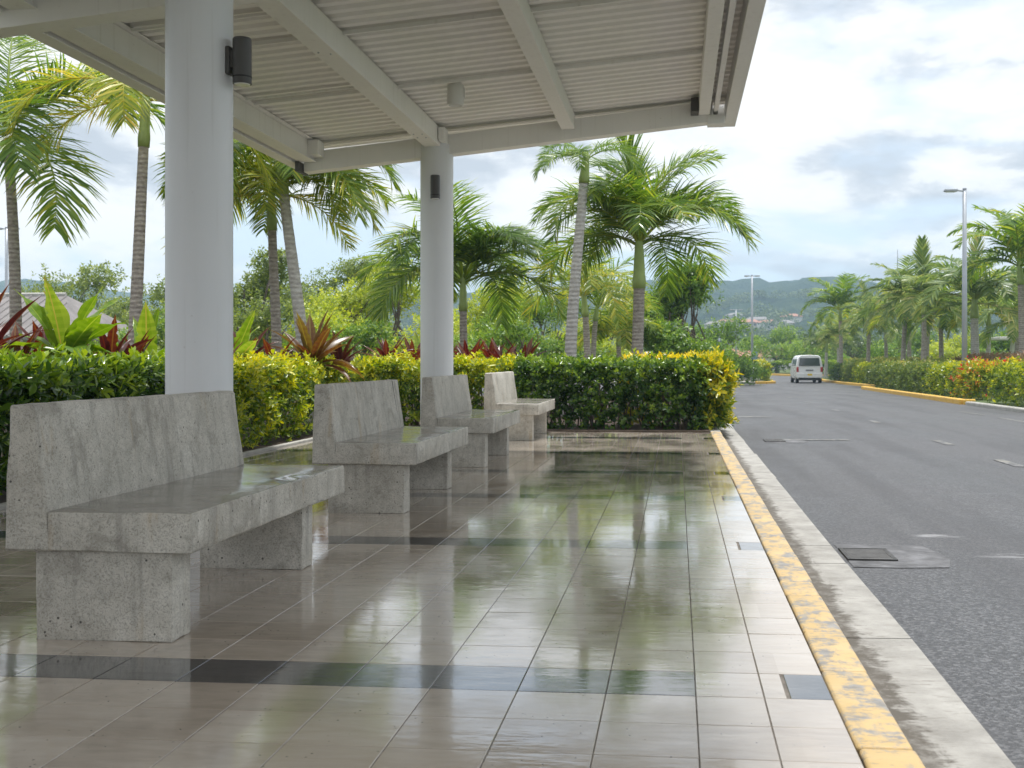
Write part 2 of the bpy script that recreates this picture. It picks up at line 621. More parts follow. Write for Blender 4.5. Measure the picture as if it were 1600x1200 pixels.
M_asphalt = make_asphalt()
M_paint = make_kerb('worn_road_paint', (.28, .28, .285), (.09, .09, .095), .44, .60)


def make_soil():
    m, t, b = new_mat('soil')
    geo = t.node('ShaderNodeNewGeometry').outputs['Position']
    c = t.ramp(t.noise(geo, 7, 7, .7), [(.3, (.035, .024, .016)), (.6, (.075, .052, .035)), (.8, (.13, .10, .07))])
    t.put(b.inputs['Base Color'], c)
    b.inputs['Roughness'].default_value = .95
    t.put(b.inputs['Normal'], t.bump(t.noise(geo, 24, 5, .7), .9, .03))
    return m


M_soil = make_soil()


def make_ground():
    m, t, b = new_mat('turf')
    geo = t.node('ShaderNodeNewGeometry').outputs['Position']
    c = t.ramp(t.noise(geo, .35, 8, .7), [(.3, (.045, .075, .02)), (.55, (.085, .12, .035)), (.8, (.15, .15, .06))])
    t.put(b.inputs['Base Color'], c)
    b.inputs['Roughness'].default_value = .95
    t.put(b.inputs['Normal'], t.bump(t.noise(geo, 6, 6, .7), .8, .08))
    return m


M_ground = make_ground()


def make_bark(name, dark, light, ring):
    m, t, b = new_mat(name)
    co = t.node('ShaderNodeTexCoord').outputs['Object']
    z = t.sep(co)[2]
    nz = t.noise(co, 3, 4, .6)
    wv = t.math('SINE', t.math('ADD', t.math('MULTIPLY', z, ring), t.math('MULTIPLY', nz, 5)))
    wv2 = t.math('SINE', t.math('MULTIPLY', t.math('ADD', z, t.math('MULTIPLY', nz, .1)), ring * .37))
    f = t.math('ADD', t.math('MULTIPLY', t.noise(t.mapping(co, (6, 6, 12)), 2, 6, .65), .7), t.math('MULTIPLY', t.math('ADD', wv, t.math('MULTIPLY', wv2, .6)), .045))
    t.put(b.inputs['Base Color'], t.ramp(f, [(.15, dark), (.55, light)]))
    b.inputs['Roughness'].default_value = .85
    t.put(b.inputs['Normal'], t.bump(t.math('ADD', wv, t.noise(co, 30, 4)), .5, .01))
    return m


M_palmbark = make_bark('ringed_palm_bark', (.16, .135, .115), (.54, .485, .43), 85)
M_palmbark_pale = make_bark('pale_palm_bark', (.27, .25, .23), (.66, .64, .61), 75)
M_bark = make_bark('tree_bark', (.05, .038, .03), (.17, .14, .11), 3)
M_twig = make_bark('hedge_twig', (.05, .038, .025), (.16, .125, .085), 3)
M_shaft = plain('green_crownshaft', (.31, .40, .12), .4, .25, 3)
M_rachis = plain('frond_stalk', (.20, .24, .07), .5, .25, 4)

M_frond = foliage('palm_frond_green', [(0, (.055, .12, .024)), (.4, (.13, .24, .035)), (.75, (.29, .39, .055)), (1, (.52, .48, .08))], .32, .42, .3)
M_frond_y = foliage('palm_frond_yellowing', [(0, (.09, .16, .028)), (.4, (.23, .32, .045)), (.75, (.48, .48, .065)), (1, (.66, .50, .09))], .36, .44, .3)
M_frond_o = foliage('palm_frond_olive', [(0, (.075, .14, .045)), (.45, (.18, .27, .07)), (.8, (.37, .42, .11)), (1, (.52, .46, .18))], .38, .40, .3)
M_hedge_d = foliage('hedge_leaf_green', [(0, (.018, .050, .013)), (.42, (.042, .105, .018)), (.75, (.15, .26, .03)), (1, (.33, .45, .05))], .26, .32, .05, .7)
M_hedge_y = foliage('hedge_leaf_yellow_green', [(0, (.035, .085, .014)), (.38, (.11, .20, .02)), (.72, (.40, .46, .03)), (1, (.68, .64, .04))], .32, .36, .05)
M_hedge_o = foliage('hedge_leaf_olive', [(0, (.045, .085, .02)), (.5, (.12, .19, .04)), (.85, (.26, .33, .065)), (1, (.44, .38, .10))], .38, .36, .15)
M_hedge_r = foliage('hedge_leaf_russet', [(0, (.08, .11, .04)), (.5, (.17, .15, .065)), (1, (.28, .16, .09))], .4, .34, .1)
M_croton_y = foliage('croton_leaf_yellow', [(0, (.03, .075, .012)), (.35, (.12, .21, .02)), (.66, (.60, .55, .03)), (1, (.80, .66, .04))], .3, .32, .05)
M_croton_r = foliage('croton_leaf_red_yellow', [(0, (.04, .10, .015)), (.42, (.18, .30, .02)), (.68, (.60, .56, .03)), (.78, (.70, .52, .03)), (.82, (.62, .08, .03)), (1, (.60, .05, .03))], .32, .32, .05)
M_tree_g = foliage('tree_leaf_green', [(0, (.05, .115, .02)), (.5, (.15, .28, .04)), (1, (.42, .54, .08))], .4, .38, .2)
M_tree_y = foliage('tree_leaf_yellow_green', [(0, (.17, .26, .04)), (.5, (.38, .47, .06)), (1, (.66, .66, .09))], .42, .44, .12)
M_tree_o = foliage('tree_leaf_olive', [(0, (.07, .115, .03)), (.5, (.19, .26, .055)), (1, (.40, .46, .10))], .42, .42, .15)
M_tree_d = foliage('tree_leaf_dark', [(0, (.04, .075, .022)), (.5, (.08, .14, .035)), (1, (.18, .25, .06))], .42, .32, .15)
M_wood = foliage('far_wood_leaf', [(0, (.05, .085, .03)), (.5, (.10, .15, .045)), (1, (.22, .26, .075))], .6, .25, .1)
M_cord = foliage('cordyline_leaf_red', [(0, (.035, .010, .010)), (.45, (.085, .020, .014)), (.75, (.16, .045, .02)), (1, (.22, .11, .03))], .3, .34, .5)
M_cord_b = foliage('cordyline_leaf_bronze', [(0, (.06, .020, .012)), (.40, (.13, .06, .018)), (.7, (.18, .13, .028)), (1, (.24, .20, .04))], .3, .38, .5)
M_broad = foliage('broad_leaf_green', [(0, (.08, .17, .018)), (.45, (.15, .27, .026)), (.8, (.30, .40, .06)), (1, (.42, .36, .08))], .33, .40, .45)

# ------------------------------------------------------------------ ground, road, platform
def sheet(name, xs_fn, ys, zfn, mat, n=1):
    m = MB()
    for i, y in enumerate(ys):
        x0, x1 = xs_fn(y)
        for k in range(n + 1):
            x = x0 + (x1 - x0) * k / n
            m.v.append((x, y, zfn(y)))
    for i in range(len(ys) - 1):
        for k in range(n):
            a = i * (n + 1) + k
            m.f.append((a, a + 1, a + n + 2, a + n + 1)); m.m.append(0)
    return m


YS = [-30, -5, 0, 5, 10, 14, 18, 20, 22, 24, 26, 28, 30, 33, 36, 40, 45, 50, 55, 60, 66, 72, 80, 95, 120, 160, 240]
g = sheet('ground', lambda y: (-1500, 1500), YS + [500, 1000, 1900], lambda y: gz(y) - .05, M_ground, 1).build('ground', M_ground, loc=(0, 0, 0))
tag(g, kind='structure')


def road_right(y):
    if y < 33: return 8.05
    if y < 58: return 8.05 + (y - 33) / 25 * 1.05
    if y < 60: return 9.1 + (y - 58) / 2 * 1.2
    return 10.35 + max(0, y - 80) * .06


def road_left(y):
    return 1.0 if y < 23 else (1.0 - (y - 23) * 1.0 if y < 34 else -10)


rd = sheet('road', lambda y: (road_left(y), road_right(y)), YS[:-1] + [190, 230], gz, M_asphalt, 4).build('road', M_asphalt, loc=(0, 0, 0))
tag(rd, kind='structure')


def paint_strip(x0, y0, x1, y1, wd=.10, nm='lane_mark', parent=None):
    m = MB()
    n = max(1, int(abs(y1 - y0) / 3))
    d = Vector((x1 - x0, y1 - y0, 0)).normalized()
    s = Vector((d.y, -d.x, 0)) * wd / 2
    for i in range(n + 1):
        f = i / n
        x = x0 + (x1 - x0) * f; y = y0 + (y1 - y0) * f
        z = gz(y) + .006
        m.v += [(x - s.x, y - s.y, z), (x + s.x, y + s.y, z)]
    for i in range(n):
        m.f.append((2 * i, 2 * i + 1, 2 * i + 3, 2 * i + 2)); m.m.append(0)
    return m.build(nm, M_paint, rd)


for y in (13.5, 16.9, 22.8, 28.4, 34.6, 40, 47, 54):
    paint_strip(3.88, y, 3.88, y + .95, .13)
for y in (54, 65, 74):
    paint_strip(6.4, y, 6.5, y + 1.6, .13)
paint_strip(6.80, 20.0, 6.78, 25.2, .11)
paint_strip(6.77, 26.4, 6.72, 28.3, .11)
paint_strip(1.06, 24.9, 2.0, 25.1, .5, 'stop_mark')
paint_strip(1.6, 17.75, 2.6, 17.8, .22, 'stop_mark')

# gutter slabs along the kerb
gut = sheet('gutter', lambda y: (.655, 1.02), [-6, 0, 6, 12, 18, 20, 22, 24], lambda y: gz(y) - .012, M_grout).build('gutter', M_grout, loc=(0, 0, 0))
tag(gut, kind='structure')
yy = -5.0
breaks = [-5, -2.4, .2, 2.7, 5.1, 6.95, 7.62, 10.0, 11.9, 12.5, 15.0, 17.2, 19.5, 21.7, 23.8]
for a, b_ in zip(breaks[:-1], breaks[1:]):
    jit = rng.uniform(-.012, .012, 2)
    m = MB()
    za, zb = gz(a), gz(b_)
    y0, y1 = a + .006, b_ - .006
    xr = 1.0
    p = [(.662, y0, za - .06), (xr + jit[0], y0, za - .06), (xr + jit[1], y1, zb - .06), (.662, y1, zb - .06),
         (.662, y0, za + .004), (xr + jit[0], y0, za + .008), (xr + jit[1], y1, zb + .008), (.662, y1, zb + .004)]
    m.hexa(p)
    m.build('gutter_slab', M_gutter, gut)

# platform floor and its tiles
FX0, FX1, FY0, FY1 = -4.88, .495, .25, 17.36
fl = MB().box(FX0, FX1, FY0 - .02, FY1, -.30, -.0035).build('platform_floor', M_grout, loc=(0, 0, 0))
tag(fl, kind='structure')
ROW0, P = 3.73, .29
BANDS = {0, 10, 18, 25, 33, 42}
colsX = [(.06 - P * (j + 1), .06 - P * j) for j in range(17)] + [(.06, .278), (.278, .495)]


def tile_shape(wx, wy):
    a, b_ = wx / 2, wy / 2
    c = .0012
    v = [(-a, -b_, -.012), (a, -b_, -.012), (a, b_, -.012), (-a, b_, -.012), (-a, -b_, -c), (a, -b_, -c), (a, b_, -c), (-a, b_, -c),
         (-a + c, -b_ + c, 0), (a - c, -b_ + c, 0), (a - c, b_ - c, 0), (-a + c, b_ - c, 0)]
    f = [(8, 9, 10, 11)]
    for i in range(4):
        j = (i + 1) % 4
        f += [(i, j, j + 4, i + 4), (i + 4, j + 4, j + 8, i + 8)]
    return v, f


tile_me = {}
near, far = [], {0: MB(), 1: MB()}
for k in range(-12, 47):
    y = ROW0 + P * (k + .5)
    for j, (x0, x1) in enumerate(colsX):
        x = (x0 + x1) / 2
        dark = k in BANDS and not (j >= 17)
        if k in BANDS and j == 18: dark = True
        tile = (x, y, x1 - x0, dark, k, j)
        vis = y > 2.75 and x > -.64 * y and x < .33 * y
        near.append((y if vis else 1e3 + abs(y), tile))
near.sort(key=lambda q: q[0])
for n_, (_, (x, y, wx, dark, k, j)) in enumerate(near):
    slit = (k in BANDS and j == 18)
    wy = P - .0028
    wxx = wx - .0034
    cx = x
    if slit:                      # cut short beside the drain slit
        wxx = wx * .60; cx = x + wx * .5 - wxx / 2 - .002
    tilt = (rng.normal(0, .0019), rng.normal(0, .0019))
    if n_ < 300:
        key = (round(wxx, 4), dark)
        if key not in tile_me:
            v, f = tile_shape(wxx, wy)
            me = bpy.data.meshes.new('tile'); me.from_pydata(v, [], f)
            me.materials.append(M_slate if dark else M_tile)
            tile_me[key] = me
        link('tile', tile_me[key], fl, (cx, y, rng.normal(0, .00022)), (tilt[0], tilt[1], 0))
        if slit:
            v, f = tile_shape(wx * .32, wy)
            me = bpy.data.meshes.new('tile'); me.from_pydata(v, [], f); me.materials.append(M_tile)
            link('tile', me, fl, (x - wx * .5 + wx * .16 + .002, y, 0))
    else:
        v, f = tile_shape(wxx, wy)
        M_ = Matrix.Rotation(tilt[0], 4, 'X') @ Matrix.Rotation(tilt[1], 4, 'Y')
        far[1 if dark else 0].add([tuple(M_ @ Vector(q) + Vector((cx, y, 0))) for q in v], f)
        if slit:
            v, f = tile_shape(wx * .32, wy)
            far[0].add([(q[0] + x - wx * .5 + wx * .16 + .002, q[1] + y, q[2]) for q in v], f)
for q, nm, mt in ((0, 'beige_tiles_beyond', M_tile), (1, 'slate_tiles_beyond', M_slate)):
    o = far[q].build(nm, mt, fl)
    o['kind'] = 'stuff'

# kerb stones
kb = MB().box(.497, .655, -4, 24, -.32, -.16).build('kerb', M_lightconc, loc=(0, 0, 0))
tag(kb, kind='structure')
y = -2.6
i = 0
kerb_len = [.66, .8, .58, .72, .35, .78, .62, .7]
while y < 23.5:
    ln = kerb_len[i % len(kerb_len)]
    painted = y < 17.1
    dz_ = rng.normal(0, .0012); dx_ = rng.normal(0, .0018)
    zz = max(-.35, gz(y) + .13) if y > 20 else 0
    m = MB().box(.499 + dx_, .656 + dx_, y + .003, y + ln - .003, -.17, .006 + dz_ + zz)
    o = m.build('kerb_stone', M_yellow if painted else M_lightconc, kb, bevel=.014, segs=3)
    auto_smooth(o, 50)
    y += ln; i += 1

# planting beds beside the shelter and along the far kerb
bed = MB().box(-22, -4.96, -6, 34, -.3, .02).build('planting_bed', M_soil, loc=(0, 0, 0))
tag(bed, kind='structure')
bed2 = MB().box(-4.955, .49, 17.42, 33, -.3, .018).build('planting_bed', M_soil, loc=(0, 0, 0))
tag(bed2, kind='structure')
edg = MB().box(-4.955, -4.885, -6, 17.36, -.3, .03).build('bed_edging', M_lightconc, loc=(0, 0, 0), bevel=.01)
tag(edg, kind='structure')
edg2 = MB().box(-4.955, .49, 17.363, 17.419, -.3, .024).build('bed_edging', M_soil, loc=(0, 0, 0), bevel=.01)
tag(edg2, kind='structure')


def verge(xs, ys, h, name='verge', mat=M_ground, x_far=60):
    m = MB()
    for x, y in zip(xs, ys):
        m.v += [(x, y, gz(y) - .1), (x, y, gz(y) + h), (x_far, y, gz(y) + h)]
    for i in range(len(xs) - 1):
        a = 3 * i
        m.f += [(a, a + 1, a + 4, a + 3), (a + 1, a + 2, a + 5, a + 4)]; m.m += [0, 0]
    o = m.build(name, mat, loc=(0, 0, 0))
    return tag(o, kind='structure')


verge([8.2, 8.2, 8.2, 8.55, 9.25, 10.55, 10.55, 12.2], [-30, 20, 33.3, 42.5, 57.6, 61, 83, 110], .09)
# flat concrete strip at the near edge of the far side


def kerb_run(pts, ln, mat, name='far_kerb', wd=.2, h=.15):
    """curved kerb made of single stones"""
    root = None
    seg = []
    for (a, b_) in zip(pts[:-1], pts[1:]):
        A = Vector((a[0], a[1], 0)); B = Vector((b_[0], b_[1], 0))
        n = max(1, round((B - A).length / ln))
        for i in range(n): seg.append((A.lerp(B, i / n), A.lerp(B, (i + 1) / n)))
    root = empty(name, (pts[0][0], pts[0][1], gz(pts[0][1])))
    tag(root, kind='structure')
    for A, B in seg:
        d = (B - A).normalized(); s = Vector((d.y, -d.x, 0)) * wd / 2
        A2 = A + d * .01; B2 = B - d * .01
        q = []
        for zt in (-.1, h):
            for p_, sg in ((A2, 1), (B2, 1), (B2, -1), (A2, -1)):
                q.append((p_.x + s.x * sg, p_.y + s.y * sg, gz(p_.y) + zt))
        MB().hexa(q).build('kerb_stone', mat, root, bevel=.03, segs=2)
    return root


kerb_run([(8.1, 12), (8.1, 24), (8.1, 33.1)], 1.5, M_lightconc, 'edge_strip', .22, .10)
kerb_run([(8.35, 33.4), (8.05, 33.55), (8.42, 43.1), (8.75, 50.5), (9.06, 57.6), (9.6, 58.4), (10.6, 58.9)], 1.0, M_yellow_far)
kerb_run([(11.2, 63.5), (10.55, 64.5), (10.45, 68), (10.35, 81.4), (11.0, 95), (12.0, 108)], 1.6, M_yellow_far)
# island left of the van, and the kerbs at the bend far behind it
isl = MB()
ip = [(-6, 73.5), (3.9, 73.7), (5.6, 74.6), (6.35, 76.3), (6.25, 79), (5.7, 88), (-6, 90)]
n_ = len(ip)
isl.v = [(x, y, gz(y) - .1) for x, y in ip] + [(x, y, gz(y) + .13) for x, y in ip]
isl.f = [tuple(range(n_, 2 * n_))] + [(i, (i + 1) % n_, (i + 1) % n_ + n_, i + n_) for i in range(n_)]
isl.m = [0] * len(isl.f)
o = isl.build('traffic_island', M_lightconc, loc=(0, 0, 0)); tag(o, kind='structure')
kerb_run([(5.0, 74.1), (5.6, 74.55), (6.3, 76.2), (6.27, 78.5)], 1.0, M_yellow_far, 'island_kerb', .22, .16)
bend = MB()
bp = [(9.2, 118), (10.8, 112), (13.5, 109), (40, 107), (40, 190), (9.0, 190)]
n_ = len(bp)
bend.v = [(x, y, gz(y) - .1) for x, y in bp] + [(x, y, gz(y) + .12) for x, y in bp]
bend.f = [tuple(range(n_, 2 * n_))] + [(i, (i + 1) % n_, (i + 1) % n_ + n_, i + n_) for i in range(n_)]
bend.m = [0] * len(bend.f)
o = bend.build('verge', M_ground, loc=(0, 0, 0)); tag(o, kind='structure')
kerb_run([(9.3, 117.5), (10.8, 111.9), (13.5, 108.9), (16, 108.7)], 1.8, M_yellow_far, 'bend_kerb', .3, .18)

# hills behind everything
def hz_(x, y):
    t = ss(260, 1150, y)
    r = 62 + 9 * math.sin(x * .0081 + 1.2) + 7 * math.sin(x * .019 + .4) + 4 * math.sin(x * .043 + 2.0)
    v = 5 * math.sin(x * .027 + y * .009) * math.sin(y * .013 + x * .006) + 3.0 * math.sin(x * .06 + 1) * math.sin(y * .045)
    b_ = 2.2 * math.sin(x * .13 + y * .05) * math.sin(y * .11 - x * .07) + 1.3 * math.sin(x * .33 + .7) * math.sin(y * .29 + 1.1)
    fall = 1 - .5 * ss(1150, 1500, y)
    return -.6 + t * r * fall + (v + b_) * min(1, t * 3)


hv, hf = [], []
nx, ny = 260, 90
hx = np.linspace(-900, 900, nx); hy = np.linspace(250, 1480, ny)
HV = np.array([(x, y_, hz_(x, y_)) for y_ in hy for x in hx])
HV[:, 2] += rng.normal(0, .55, len(HV)) * np.clip((HV[:, 1] - 300) / 300, 0, 1)
idx = np.arange(nx * ny).reshape(ny, nx)
HF = np.stack([idx[:-1, :-1], idx[:-1, 1:], idx[1:, 1:], idx[1:, :-1]], -1).reshape(-1, 4)


def make_hill():
    m, t, b = new_mat('wooded_slope')
    geo = t.node('ShaderNodeNewGeometry').outputs['Position']
    f = t.math('ADD', t.math('MULTIPLY', t.noise(geo, .09, 5, .7), .6), t.math('MULTIPLY', t.noise(geo, .012, 5, .6), .4))
    c = t.ramp(f, [(.35, (.018, .036, .024)), (.5, (.034, .058, .034)), (.68, (.075, .10, .05))])
    t.put(b.inputs['Base Color'], c)
    b.inputs['Roughness'].default_value = 1
    b.inputs['Specular IOR Level'].default_value = 0
    t.put(b.inputs['Normal'], t.bump(t.noise(geo, .11, 5, .7), 1.0, 6.0))
    return m


hill = link('hill', np_mesh('hill', HV, HF, make_hill(), smooth=True))
tag(hill, kind='structure')

# ------------------------------------------------------------------ shelter
can = empty('shelter_canopy', (-2.94, 13.85, 0))
tag(can, 'white steel bus shelter canopy with corrugated roof on round columns', 'canopy')


def zr(x): return 4.16 + .09 * x


def column(y):
    n = 64
    m = MB().tube([(-2.92, y, -.02), (-2.92, y, 3.70)], [.2, .2], n)
    o = m.build('column', M_column, can)
    auto_smooth(o, 60)
    c = MB().tube([(-2.92, y, -.01), (-2.92, y, .012)], [.235, .225], n).build('base_ring', M_lightconc, o, loc=(0, 0, 0))
    c.data.transform(Matrix.Translation(-Vector(can.location)))
    return o


column(6.82)
column(13.85)

# corrugated sheet: ribs run down the slope
m = MB()
pitch, ya, yb = .19, -3.6, 14.35
nw = int((yb - ya) / pitch)
prof = [(0, 0), (.04, 0), (.062, .036), (.128, .036), (.15, 0)]
pts = []
for k in range(nw):
    pts += [(ya + k * pitch + a, b_) for a, b_ in prof]
xs = [-4.78, -3.2, -1.3, .62]
for x in xs:
    m.v += [(x, yy_, zr(x) + zz) for yy_, zz in pts]
L_ = len(pts)
for a in range(len(xs) - 1):
    for i in range(L_ - 1):
        m.f.append((a * L_ + i, (a + 1) * L_ + i, (a + 1) * L_ + i + 1, a * L_ + i + 1)); m.m.append(0)
o = m.build('roof_sheet', M_sheet, can)
sol = o.modifiers.new('thickness', 'SOLIDIFY'); sol.thickness = .004; sol.offset = 1


def cross_beam(name, x0, x1, z0, z1, y0, y1, h, bev=.004):
    q = [(x0, y0, z0), (x1, y0, z1), (x1, y1, z1), (x0, y1, z0), (x0, y0, z0 + h), (x1, y0, z1 + h), (x1, y1, z1 + h), (x0, y1, z0 + h)]
    return MB().hexa(q).build(name, M_beam, can, bevel=bev, segs=1)


def zc(x): return 3.864 + .104 * x


cross_beam('cross_beam', -4.56, .42, zc(-4.56), zc(.42), 13.75, 13.95, .24)
cross_beam('cross_beam', -4.9, .42, zc(-4.9), zc(.42), 7.55, 7.75, .24)
cross_beam('cross_beam', -4.9, .42, zc(-4.9), zc(.42), .6, .8, .24)
# beam end block at the outer corner
MB().box(.36, .56, 13.73, 13.97, 3.88, 3.985).build('end_block', M_beam, can, bevel=.004)
# long beams
def long_beam(name, x0, x1, z0, z1, y0=-3.4, y1=13.74, bev=.004):
    return MB().box(x0, x1, y0, y1, z0, z1).build(name, M_beam, can, bevel=bev, segs=1)


long_beam('long_beam', -3.04, -2.84, 3.66, 3.885)
long_beam('long_beam', -1.38, -1.22, 3.845, 4.03)
long_beam('eave_beam', -4.56, -4.43, 3.515, 3.745)
long_beam('eave_flange', -4.60, -4.39, 3.505, 3.5145, y1=13.72)
long_beam('eave_flange', -4.60, -4.37, 3.7455, 3.756, y1=13.72)
long_beam('eave_fascia', -4.80, -4.645, 3.49, 3.69, y1=14.3)
long_beam('rim_beam', .255, .385, 3.985, 4.178, y1=14.0)
long_beam('rim_rail', .43, .485, 4.02, 4.10, y1=14.1)
long_beam('fascia', .575, .715, 3.975, 4.235, y1=14.42)
# end fascia of the roof, behind the cross beam
cross_beam('end_fascia', -4.64, .57, zr(-4.64) - .012, zr(.57) - .012, 14.30, 14.36, .07)
# brackets over the column and at the corners
MB().box(-2.83, -2.76, 13.5, 13.745, 3.70, 3.86).build('bracket', M_beam, can, bevel=.003)
MB().box(-4.43, -4.30, 13.5, 13.74, 3.56, 3.74).build('bracket', M_beam, can, bevel=.003)
MB().box(-4.62, -4.57, 13.60, 13.97, 3.38, 3.50).build('bracket', M_dark, can, bevel=.003)
MB().box(.16, .25, 13.5, 13.745, 3.98, 4.14).build('bracket', M_dark, can, bevel=.003)
for yb_ in (11.55, 9.6, 6.4, 4.3, 2.2):
    z0 = zr(-4.36) - .045; z1 = zr(.40) - .045
    cross_beam('tie_rod', -4.36, .40, z0, z1, yb_, yb_ + .03, .035, 0)
# conduit beside a tie on the column side
cross_beam('conduit', -4.36, -3.05, zr(-4.36) - .05, zr(-3.05) - .05, 11.32, 11.345, .022, 0)
cross_beam('conduit', -4.36, -3.05, zr(-4.36) - .05, zr(-3.05) - .05, 8.85, 8.875, .022, 0)
# cap closing the outer corner behind the rim
MB().box(.387, .573, 14.29, 14.37, 3.99, 4.19).build('end_cap', M_beam, can, bevel=.003)
for xx, yb_ in ((-2.99, 13.1), (-2.89, 13.1), (-2.99, 12.9), (-2.89, 12.9), (-2.99, 9.4), (-2.9, 9.45)):
    MB().tube([(xx, yb_, 3.661), (xx, yb_, 3.652)], [.009, .008], 6).build('bolt', M_galv, can)

# ------------------------------------------------------------------ light fittings
def wall_light(label, y, ang, z):
    """cylinder fitting on a column; ang = direction it faces from the column axis"""
    root = empty('wall_light', (-2.92, y, z), ang)
    tag(root, label, 'wall light', 'dark up and down lights on the columns')
    MB().tube([(.29, 0, -.145), (.29, 0, .125)], [.057, .057], 32).build('housing', M_dark, root, local=True)
    MB().tube([(.29, 0, -.108), (.29, 0, -.099)], [.0582, .0582], 32).build('seam_ring', M_black, root, local=True)
    MB().tube([(.29, 0, -.151), (.29, 0, -.1455)], [.045, .047], 32).build('lens', M_lens, root, local=True)
    MB().tube([(.29, 0, .1255), (.29, 0, .134)], [.0575, .052], 32).build('cap', M_dark, root, local=True)
    MB().box(.192, .224, -.04, .04, -.085, .085).build('back_plate', M_dark, root, local=True, bevel=.008)
    MB().box(.222, .25, -.026, .026, -.045, .06).build('arm', M_dark, root, local=True)
    for c in root.children: auto_smooth(c, 50)
    return root


wall_light('dark cylinder light on the right side of the near round column', 6.82, R(-8), 2.905)
wall_light('small dark cylinder light on the far round column', 13.85, R(-82), 3.16)
cl = empty('ceiling_light', (-2.28, 11.75, 3.955))
tag(cl, 'white cylinder downlight under the corrugated shelter roof', 'ceiling light')
MB().tube([(0, 0, -.235), (0, 0, -.03)], [.088, .088], 36).build('housing', M_lampwhite, cl, local=True)
MB().tube([(0, 0, -.03), (0, 0, .0)], [.05, .05], 20).build('mount', M_lampwhite, cl, local=True)
MB().tube([(0, 0, -.2415), (0, 0, -.2355)], [.07, .072], 32).build('lens', M_lens, cl, local=True)
MB().box(.088, .098, -.02, .02, -.16, -.06).build('clip', M_lampwhite, cl, local=True)
MB().box(-.06, .06, -.05, .05, 0, .018).build('base_plate', M_lampwhite, cl, local=True)
for c in cl.children: auto_smooth(c, 50)

# ------------------------------------------------------------------ benches
def roughen(o, amp=.0014):
    """hand-cast edges: cut the long faces and let the outline wander a little, with a few knocks"""
    bm = bmesh.new(); bm.from_mesh(o.data)
    for _ in range(4):
        es = [e for e in bm.edges if e.calc_length() > .14]
        if not es: break
        bmesh.ops.subdivide_edges(bm, edges=es, cuts=1, use_grid_fill=True)
    r = np.random.default_rng(len(bm.verts))
    for v in bm.verts:
        sharp = any(len(e.link_faces) == 2 and e.calc_face_angle(0) > .25 for e in v.link_edges)
        k = amp * (1.2 if sharp else .5)
        v.co += Vector(r.normal(0, k, 3))
        if sharp and r.uniform() < .035:
            v.co -= v.normal * r.uniform(.004, .009)
    bm.to_mesh(o.data); bm.free()


def make_bench(y0):
    root = empty('concrete_bench', (-2.2, y0, 0))
    ln = 2.02
    ex = .0
    def outer(vs_):
        return True
    # seat slab butts against the foot of the backrest
    s = MB().prism([(-2.40, .345), (-1.83, .345), (-1.83, .50), (-2.40, .50)], y0, y0 + ln)
    seat = s.build('seat', [M_conc, M_conc_top], root, bevel=.012, segs=3,
                   keep=lambda v: not (abs(v[0].x + 2.40) < 1e-4 and abs(v[1].x + 2.40) < 1e-4))
    b_ = MB().prism([(-2.58, .345), (-2.4005, .345), (-2.4005, .50), (-2.46, .91), (-2.556, .91)], y0, y0 + ln)
    back = b_.build('backrest', M_conc, root, bevel=.012, segs=3,
                    keep=lambda v: not (abs(v[0].x + 2.4005) < 1e-4 and abs(v[1].x + 2.4005) < 1e-4))
    for o_ in (seat, back):
        roughen(o_)
        auto_smooth(o_, 40)
    for p_ in seat.data.polygons:
        if p_.normal.z > .85: p_.material_index = 1
    for ya_, yb_ in ((.035, .20), (1.57, 1.735)):
        l_ = MB().box(-2.47, -1.92, y0 + ya_, y0 + yb_, .0, .346).build('leg', M_conc, root, bevel=.008, segs=2,
                                                                        keep=lambda v: not (v[0].z > .34 and v[1].z > .34))
        roughen(l_)
        auto_smooth(l_, 40)
    return root


b1 = make_bench(4.2)
GB = 'concrete benches in a row under the shelter'
tag(b1, 'nearest and largest grey concrete bench at the left edge, in front of the near column', 'bench', GB)
labels = ['second concrete bench from the front, with a dark crack down its backrest',
          'third concrete bench from the front, standing before the far column',
          'farthest and smallest concrete bench, beside the dark green end hedge']
for lb, yb_ in zip(labels, (7.92, 11.42, 15.3)):
    c = copy_tree(b1)
    c.location = (-2.2 + rng.normal(0, .006), yb_, 0)
    c.rotation_euler.z = rng.normal(0, .004)
    c['label'] = lb
    if 'crack' in lb:
        q = MB()
        def face(f, z): return Vector((-2.4005 - .0595 * (z - .50) / .41 + 2.2 + .0015, f, z))
        q.v = [face(1.80, .905), face(1.826, .905), face(1.838, .62), face(1.832, .62)]
        q.f = [(0, 1, 2, 3)]; q.m = [0]
        q.build('crack', M_iron, c, local=True)

